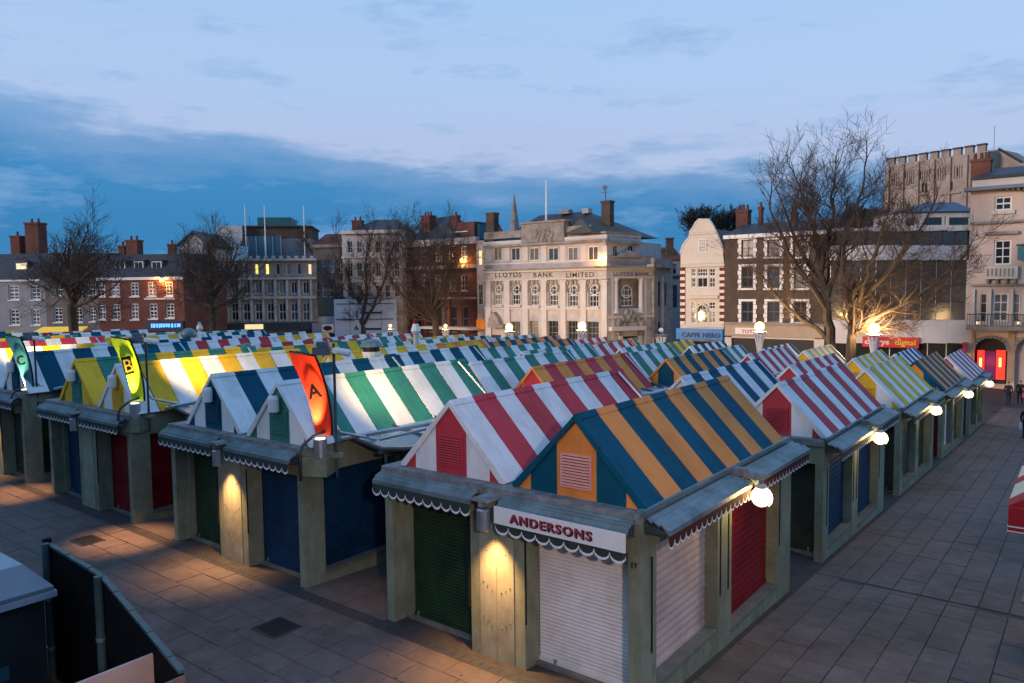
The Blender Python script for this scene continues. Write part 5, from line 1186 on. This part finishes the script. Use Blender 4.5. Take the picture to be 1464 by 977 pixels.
def tree(label, Y, limbs, seed, maxlev=5, sub=7, scale=1.0, group='bare street trees', depth=None, tw=.016, jit=1.0, kids=(0, 5, 5, 4, 4, 3), twm=None):
    """limbs: ([(px,py)...], r0, r1) polylines seen in the picture, given their own spread in depth"""
    rng = random.Random(seed); bt, bc = MB(), MB()
    P0 = at_y(*limbs[0][0][0], Y) if depth is None else at_depth(*limbs[0][0][0], depth)
    Yb = P0.y; t = thing('bare_tree', label, 'tree', (P0.x, P0.y, gz(P0.x, P0.y)-.2), 0, group)
    org = Vector(t.location)
    for li, (pl, r0, r1) in enumerate(limbs):
        yo = rng.uniform(-1, 1)*2.2*jit if li else 0; n = len(pl); pts = []
        for k, (px, py) in enumerate(pl):
            f = k/max(1, n-1); y_ = Yb + (yo*f if li else 0)
            pts.append(at_y(px, py, y_)-org)
        if li == 0: pts[0].z = 0.0
        # smooth the polyline
        sm = []
        for k in range(len(pts)-1):
            for j in range(3): f = j/3; sm.append(pts[k].lerp(pts[k+1], f)+Vector((rng.gauss(0, .06), rng.gauss(0, .06), 0)))
        sm.append(pts[-1]); m_ = len(sm)
        rr = [r0+(r1-r0)*k/(m_-1) for k in range(m_)]
        bt.tube(sm, rr, 8)
        tot = sum((sm[k+1]-sm[k]).length for k in range(m_-1))
        for k in range(sub):
            f = .25+.75*(k+rng.random())/sub if li else .55+.45*(k+rng.random())/sub
            i = min(m_-2, int(f*(m_-1))); bd = (sm[i+1]-sm[i]).normalized(); ax = bd.orthogonal().normalized(); ax.rotate(Matrix.Rotation(rng.uniform(0, 6.283), 3, bd))
            a_ = rng.uniform(.4, 1.0); nd = (bd*math.cos(a_)+ax*math.sin(a_)).normalized()
            grow(bt, bc, sm[i], nd, scale*rng.uniform(2.4, 4.2)*(1.1-.35*f), max(.035, rr[i]*.42), 2, maxlev, rng, .10, kids, tw)
        grow(bt, bc, sm[-1], (sm[-1]-sm[-2]).normalized(), scale*3.4, r1, 2, maxlev, rng, .10, kids, tw)
    bt.build('trunk', BARK, t); bc.build('crown', twm or TWIG, t)
    return t
tree('big bare tree with a thick leaning trunk in front of the brown brick building', 63.5, [
    ([(1194, 515), (1187, 470), (1180, 430), (1173, 390), (1168, 345)], .42, .17),
    ([(1182, 440), (1152, 400), (1127, 360), (1106, 312)], .26, .10), ([(1173, 390), (1184, 335), (1190, 300), (1192, 268)], .22, .08),
    ([(1168, 345), (1152, 298), (1142, 264)], .2, .08), ([(1188, 488), (1165, 468), (1138, 452), (1112, 425), (1092, 398)], .22, .09), ([(1180, 430), (1199, 370), (1222, 305), (1236, 255)], .24, .08),
    ([(1176, 410), (1140, 350), (1118, 290)], .2, .07)], 11, 5, 10, .92, tw=.010)
tree('forked bare tree with a spreading right limb in front of the glass shop', 61.5, [
    ([(1216, 515), (1218, 485), (1217, 458)], .40, .30),
    ([(1217, 460), (1208, 420), (1204, 372), (1209, 325)], .22, .08), ([(1217, 460), (1232, 418), (1245, 380), (1258, 345), (1264, 322)], .22, .07),
    ([(1238, 458), (1274, 444), (1312, 424), (1342, 400), (1366, 380)], .18, .06), ([(1228, 430), (1262, 398), (1296, 352), (1322, 318)], .2, .07), ([(1222, 478), (1234, 470), (1242, 462)], .25, .22)], 23, 5, 11, .80, tw=.010)
tree('wide bare tree with splayed stems before the white hoarding', 72.0, [
    ([(520, 484), (519, 470), (516, 455)], .45, .36),
    ([(516, 462), (492, 428), (468, 398), (450, 372), (440, 352)], .30, .09), ([(516, 458), (503, 420), (495, 380), (484, 348)], .26, .08), ([(518, 460), (524, 415), (522, 372), (530, 342)], .26, .08),
    ([(519, 466), (533, 440), (548, 405), (556, 368), (566, 345)], .24, .08), ([(505, 445), (470, 425), (440, 395)], .2, .07)], 31, 5, 13, .85, tw=.012)
tree('dense bare tree in front of the dark red brick building', 71.0, [
    ([(628, 484), (622, 462), (616, 440)], .5, .34),
    ([(616, 442), (598, 402), (586, 365), (578, 345)], .28, .08), ([(616, 442), (617, 395), (612, 360), (604, 338)], .26, .08), ([(618, 440), (634, 402), (645, 372), (648, 345)], .24, .08),
    ([(622, 462), (590, 440), (566, 412), (552, 385)], .22, .08), ([(618, 448), (640, 425), (655, 400)], .2, .07)], 47, 5, 16, .9, tw=.012)
tree('bare tree in front of the taupe house on the far left', 24.0, [
    ([(104, 472), (105, 440), (103, 405)], .42, .24),
    ([(103, 425), (86, 402), (74, 385)], .2, .07), ([(103, 405), (110, 380), (114, 358)], .2, .07), ([(104, 415), (124, 395), (140, 378)], .2, .07), ([(104, 432), (78, 424), (62, 410)], .16, .06), ([(104, 440), (130, 430), (150, 418)], .16, .06)], 53, 5, 9, .68, tw=.009)
tree('bare tree in front of the pale stone house and grand building', 34.0, [
    ([(306, 475), (305, 440), (302, 410)], .42, .24),
    ([(302, 425), (285, 395), (274, 368)], .2, .07), ([(302, 410), (304, 385), (300, 366)], .2, .07), ([(303, 420), (324, 395), (334, 372)], .2, .07), ([(304, 440), (276, 430), (262, 415)], .16, .06), ([(304, 440), (332, 428), (350, 410)], .16, .06)], 59, 5, 10, .66, tw=.009)
def far_tree(label, px, py_top, py_bot, d, wpx, seed):
    rng = random.Random(seed); P = at_depth(px, py_bot, d); H_ = (py_bot-py_top)/FPX*d; t = thing('far_tree', label, 'tree', (P.x, P.y, P.z-3), 0, 'trees on the castle mound')
    bt, bc = MB(), MB(); bt.tube([(0, 0, 0), (0, 0, 3+H_*.25)], [.7, .45], 8)
    for k in range(9):
        a_ = 2*math.pi*k/9+rng.random(); d_ = Vector((math.cos(a_)*.8, math.sin(a_)*.8, rng.uniform(.5, 1.3))).normalized()
        grow(bt, bc, Vector((0, 0, 3+H_*.12*rng.random())), d_, min(H_*.55, wpx/FPX*d*.42), .3, 2, 6, rng, .06, (0, 5, 5, 4, 4, 4), .05)
    bt.build('trunk', BARK, t); bc.build('crown', TWIGD, t)
far_tree('dark rounded tree behind the Dutch gable', 1003, 290, 345, 210, 66, 71)
far_tree('dark tree behind the brown brick building roof', 1043, 298, 345, 215, 60, 73)
far_tree('dark bushy tree left of the castle keep', 1228, 292, 335, 225, 70, 79)
far_tree('dark bushy tree in front of the castle mound, right of the big tree', 1262, 300, 335, 215, 56, 83)

# ================================================================== PEOPLE
def person(label, loc, rz, coat, legs, hairm, pose=0, bagm=None, h=1.75):
    t = thing('person', label, 'person', loc, rz)
    k = h/1.75; st = .10 if pose == 0 else .16
    J = {'pel': (0, 0, .95, .15, .11), 'abd': (0, 0, 1.12, .145, .105), 'che': (0, .0, 1.32, .17, .115), 'nek': (0, .0, 1.48, .062, .062), 'hd1': (0, -.01, 1.56, .085, .095), 'hd2': (0, -.01, 1.68, .08, .092), 'hd3': (0, -.005, 1.745, .04, .045)}
    E_ = [('pel', 'abd'), ('abd', 'che'), ('che', 'nek'), ('nek', 'hd1'), ('hd1', 'hd2'), ('hd2', 'hd3')]
    for s, sd in ((-1, 'l'), (1, 'r')):
        J.update({'sh'+sd: (s*.19, 0, 1.41, .068, .068), 'el'+sd: (s*.25, .02, 1.14, .052, .052), 'wr'+sd: (s*.24, -.08-(.05 if pose else 0), .90, .04, .036), 'ha'+sd: (s*.235, -.10-(.05 if pose else 0), .81, .042, .025),
                  'hp'+sd: (s*.095, 0, .88, .095, .095), 'kn'+sd: (s*.10, -.04+s*st*.5-.02, .48, .065, .065), 'an'+sd: (s*.10, s*st, .09, .05, .05), 'to'+sd: (s*.105, s*st-.15, .04, .045, .035)})
        E_ += [('che', 'sh'+sd), ('sh'+sd, 'el'+sd), ('el'+sd, 'wr'+sd), ('wr'+sd, 'ha'+sd), ('pel', 'hp'+sd), ('hp'+sd, 'kn'+sd), ('kn'+sd, 'an'+sd), ('an'+sd, 'to'+sd)]
    ks = list(J); me = bpy.data.meshes.new('body'); me.from_pydata([tuple(c*k for c in J[q][:3]) for q in ks], [(ks.index(a), ks.index(b_)) for a, b_ in E_], [])
    o = bpy.data.objects.new('tmp', me); COL.objects.link(o)
    md = o.modifiers.new('s', 'SKIN'); sv = me.skin_vertices[0].data
    for i, q in enumerate(ks): sv[i].radius = (J[q][3]*k, J[q][4]*k); sv[i].use_root = (q == 'pel')
    o.modifiers.new('u', 'SUBSURF').levels = 2
    dg = bpy.context.evaluated_depsgraph_get(); dg.update(); m2 = bpy.data.meshes.new_from_object(o.evaluated_get(dg)); bpy.data.objects.remove(o)
    SK = mat('skin', (.45, .26, .19), .6, 0); SHO = mat('shoes', (.02, .018, .016), .6, 0)
    m2.materials.clear()
    for m_ in (coat, legs, SK, SHO, hairm): m2.materials.append(m_)
    for p in m2.polygons:
        z = p.center.z/k; x = abs(p.center.x)/k
        p.material_index = 3 if z < .10 else 2 if (z > 1.47 or (x > .2 and z < .89)) else 1 if z < .86 and x < .2 else 0
        if z > 1.68 or (z > 1.56 and p.center.y > .02*k): p.material_index = 4
    m2.shade_smooth(); m2.name = 'body'; obj('body', m2, t)
    b = MB(); b.lathe([(.20*k, .74*k), (.205*k, .76*k), (.175*k, .98*k), (.17*k, 1.0*k)], 14); b.v = [(x, y*.72, z) for x, y, z in b.v]; b.build('coat_hem', coat, t, smooth=True)
    b = MB(); b.sphere((0, .012*k, 1.675*k), .098*k, 12, 8, (.95, 1.05, .85)); b.build('hair', hairm, t, smooth=True)
    f = MB(); f.sphere((0, -.105*k, 1.615*k), .016*k, 6, 5); f.build('nose', SK, t)
    if bagm:
        b = MB(); b.box(.17*k, -.26*k, .50*k, .33*k, .06*k, .80*k); b.tube([(.25*k, -.2*k, .80*k), (.25*k, -.1*k, .86*k), (.25*k, 0, .80*k)], .012, 5); bo = b.build('carrier_bag', bagm, None)
        tag(bo, '%s bag held by a person near the right edge' % bagm.name.split('_')[0], 'bag'); bo.location = loc; bo.rotation_euler = (0, 0, rz)
    return t
DKC = mat('dark_coat', (.022, .024, .028), .8, .2); BLC = mat('black_coat', (.012, .012, .016), .8, .2); JN = mat('jeans', (.03, .045, .085), .85, .2); HR = mat('dark_hair', (.015, .011, .009), .6, 0); GYC = mat('grey_jacket', (.30, .31, .33), .8, .15)
for (px, py, lab, co, lg, rz, bag) in ((1441, 579, 'person in a dark jacket and blue jeans walking on the walkway', DKC, JN, rad(10), None), (1458, 577, 'person in a black coat carrying a pink bag, beside the one in jeans', BLC, BLC, rad(-8), mat('pink_bag', (.55, .10, .22), .6, .05)), (1467, 628, 'person in a dark coat with a pale bag cut off by the right edge', BLC, DKC, rad(175), mat('white_bag', (.7, .7, .72), .6, .05))):
    P = at_z(px, py, -2.2)
    for _ in range(4): P = at_z(px, py, gz(P.x, P.y))
    person(lab, (P.x, P.y, gz(P.x, P.y)), rz, co, lg, HR, 1, bag)

# ================================================================== RED AWNING AT THE RIGHT EDGE
t = thing('awning_stall', 'small stall with a red and white valance and glowing canopy at the right edge', 'stall', (-1.02, 15.2, gz(-1, 15.2)), 0)
zo = -gz(-1, 15.2)
AWR = mat('awning_red', (.42, .012, .018), .7, .1, 3); AWC = mat('awning_cream', (.75, .62, .42), .8, .08, 3)
zv0, zv1 = 1.86+zo, 2.30+zo
b = MB(); b.box(0, -.02, zv0, 3.2, .0, zv1); b.box(0, .0, zv0, .02, 4.2, zv1); b.build('valance', AWR, t)
for z in (zv0+.015, zv0+.10): 
    b = MB(); b.box(-.006, -.028, z, 3.2, -.021, z+.022); b.box(-.008, -.02, z, -.001, 4.2, z+.022); b.build('valance_stripe', WTRIM, t)
b = MB(); b.prism_y([(0, zv1+.012), (1.6, zv1+1.15), (3.2, zv1+.012)], -.02, 0.0); b.build('gable_cloth', AWR, t)
for k in range(7):
    ya = k*.6; b = MB(); b.add([(-.03, ya, zv1), (1.6, ya, zv1+1.2), (1.6, ya+.59, zv1+1.2), (-.03, ya+.59, zv1), (3.23, ya, zv1), (3.23, ya+.59, zv1)], [(0, 1, 2, 3), (1, 4, 5, 2)]); b.build('canopy_strip', AWC if k % 3 else AWR, t)
for (x, y) in ((1.6, .08), (1.6, 4.1), (3.1, .08), (3.1, 4.1)): b = MB(); b.tube([(x, y, 0), (x, y, zv1)], .035, 8); b.build('pole', STEEL, t)
b = MB(); b.box(.3, .4, 0, 2.9, 1.0, .92); b.box(.22, .32, .92, 2.98, 1.08, .97); b.build('counter', OLIVE, t)
lamp('awning_light', 'POINT', (.3, 16.8, 3.25), 90, (1.0, .72, .38), size=.1)
t2 = thing('bulb_string', 'warm bulb lamp hung over the red awning stall at the right edge', 'lamp', (.3, 16.8, 3.25)); b = MB(); b.sphere((0, 0, 0), .07, 10, 7); b.build('bulb', BULB, t2, smooth=True); b = MB(); b.lathe([(.03, .06), (.035, .12)], 8); b.tube([(0, 0, .12), (.25, 0, .5)], .01, 5); b.build('fitting', BLACK, t2)
# yellow awning far left beyond the roofs
FY = Fac(52, 74, 125, 74); t = thing('yellow_awning', 'long bright yellow awning beyond the stall roofs on the left', 'awning', FY.o, FY.rz)
a, c, d, e = FY.rect(56, 470.5, 121, 475); b = MB(); b.prism_x([(-1.2, c), (.6, e+.2), (.6, e+.1), (-1.2, c-.25)], a, d); b.build('canopy', mat('yellow_awning', (.8, .5, .02), .6, .1, 1, emit=(1, .6, .03), estr=.35), t)  # cloth emits faintly, standing in for the light on the awning
for x in (a+.3, d-.3): b = MB(); b.tube([(x, .4, GB+.8), (x, .4, c+.2)], .05, 6); b.build('post', DSTEEL, t)

# ================================================================== HOARDING, KIOSK AND PANELS IN THE NEAR LEFT CORNER
HB = mat('black_hoarding', (.007, .006, .006), .8, .3, 2.0, spec=.08); GP = mat('green_grey_post', (.05, .085, .085), .45, .25, 3)
A0, A1, A2 = Vector((-13.02, 4.70, 0)), Vector((-10.88, 4.58, 0)), Vector((-7.40, 3.86, 0))
t = thing('hoarding', 'black panelled hoarding with green-grey posts in the near left corner', 'hoarding', A0)
for (pa, pb, n) in ((A0, A1, 5), (A1, A2, 9)):
    dv = (pb-pa).normalized(); ln = (pb-pa).length; az = math.atan2(dv.y, dv.x); lc = pa-A0
    b = MB(); b.box(.03, -.02, 0, ln*.5-.006, .02, 2.16); b.build('panel', HB, t, lc, az); b = MB(); b.box(ln*.5+.006, -.02, 0, ln-.01, .02, 2.16); b.build('panel', HB, t, lc, az)
    for k in range(n): b = MB(); x0 = ln*k/n; b.box(x0+.01, -.035, 2.16, x0+ln/n-.012, .035, 2.195+.006*(k % 2)); b.build('capping', GP, t, lc, az)
    b = MB(); b.tube([(.09, -.07, 0), (.09, -.07, 2.22)], .055, 10); po = b.build('post', GP, t, lc, az)
    for z in (.5, 1.3): b = MB(); b.lathe([(.066, z), (.066, z+.05)], 10, (.09, -.07)); b.build('clamp', STEEL, po)
b = MB(); b.box(-.08, -.06, 0, .0, .05, 2.25); b.build('end_post', HB, t)
PK = mat('pink_board', (.46, .33, .30), .7, .08, 2)
t = thing('board', 'plain pale pink board standing at the end of the black hoarding', 'board', (-8.42, 1.2, 0)); b = MB(); b.box(-.02, 0, 0, .02, 2.99, 2.0); b.build('panel', PK, t); b = MB(); b.box(-.09, 2.9, 0, -.02, 2.98, 1.97); b.box(-.09, .1, 0, -.02, .18, 1.97); b.build('batten', OLIVE, t)
t = thing('board', 'small brown board at the foot of the black hoarding', 'board', (-7.37, 2.9, 0)); b = MB(); b.box(0, 0, 0, .03, .96, 2.16); b.build('panel', mat('brown_board', (.20, .12, .09), .7, .15, 2), t); b = MB(); b.box(-.07, .8, 0, 0, .9, 2.1); b.build('batten', OLIVE, t)
t = thing('kiosk', 'dark kiosk with a flat grey roof behind the black hoarding, near left corner', 'kiosk', (-11.75, 4.28, 0))
KR = mat('kiosk_roof', (.34, .36, .40), .6, .18, 1.2, .1); KR2 = mat('kiosk_skirt', (.16, .17, .20), .6, .2, 1.5)
b = MB(); b.add([(-9, -6, 2.0), (-1.13, -6, 2.0), (-1.13, 0, 2.0), (-9, 0, 2.0)], [(0, 1, 2, 3)]); b.add([(-9, 0, 2.0), (-1.13, 0, 2.0), (-1.13, 0, 1.86), (-9, 0, 1.86)], [(0, 1, 2, 3)]); b.build('roof', KR, t)
b = MB(); b.prism_y([(-1.13, 2.0), (0, 1.93), (0, 1.87), (-1.13, 1.86)], -6, 0); b.build('roof_skirt', KR2, t)
b = MB(); b.box(-9, -6, 1.78, .03, .03, 1.865); b.build('fascia', KR, t)
b = MB(); b.box(-8.9, -5.9, 0, -.10, -.10, 1.78); b.build('wall', mat('kiosk_wall', (.018, .025, .027), .6, .3, 2), t)
for (y, z) in ((-.75, .75), (-1.0, .78)): b = MB(); b.box(-.10, y, z, -.092, y+.16, z+.20); b.build('poster', mat('teal_poster', (.03, .10, .12), .6, .2, 6), t)

# ================================================================== STREET LAMP ON THE TERRACE BEHIND THE CAMERA (its pool of light lies on the near paving and stalls)
t = thing('terrace_lamp', 'tall lamp standard on the terrace behind the viewpoint', 'street lamp', (4.0, -2.0, 0))
b = MB(); b.lathe([(.12, 0), (.08, .6), (.06, 7.5)], 10); b.tube([(0, 0, 7.4), (-.3, .3, 7.75), (-.6, .6, 7.8)], .045, 8); b.build('post', DSTEEL, t)
b = MB(); b.box(-.85, .45, 7.74, -.5, .8, 7.86); b.build('head', DSTEEL, t); b = MB(); b.box(-.82, .48, 7.71, -.53, .77, 7.738); b.build('lens', SODIUM, t)
lamp('terrace_light', 'SPOT', (3.33, -1.37, 7.6), 3000, (1.0, .70, .58), target=(-5.2, 7.2, 0), size=.15, spot=50, blend=.25)

# ================================================================== UNSEEN CITY HALL BEHIND THE CAMERA, ADDED AND SIZED TO SHADE THE NEAR STALLS
t = thing('city_hall_shade_block', 'unseen brick civic building behind the viewpoint, added to shade the near stalls', 'building', (0, -30, 0))
b = MB(); b.box(-75, -18, -1, 70, 0, 14.5); b.build('wall', brickmat('civic_brick', (.22, .12, .08), (.18, .10, .07), (.2, .17, .14)), t)
b = MB(); b.box(-76, -19, 14.5, 71, .8, 15.3); b.build('cornice', STONE, t)
for k in range(22):
    for z in (2, 6, 10.3):
        b = MB(); b.box(-70+k*6.4, .0, z, -68+k*6.4, .06, z+2.6); b.build('window', GLASS, t)
for o in list(bpy.data.objects):
    if o.type == 'MESH' and o.data.users == 0: bpy.data.meshes.remove(o.data)
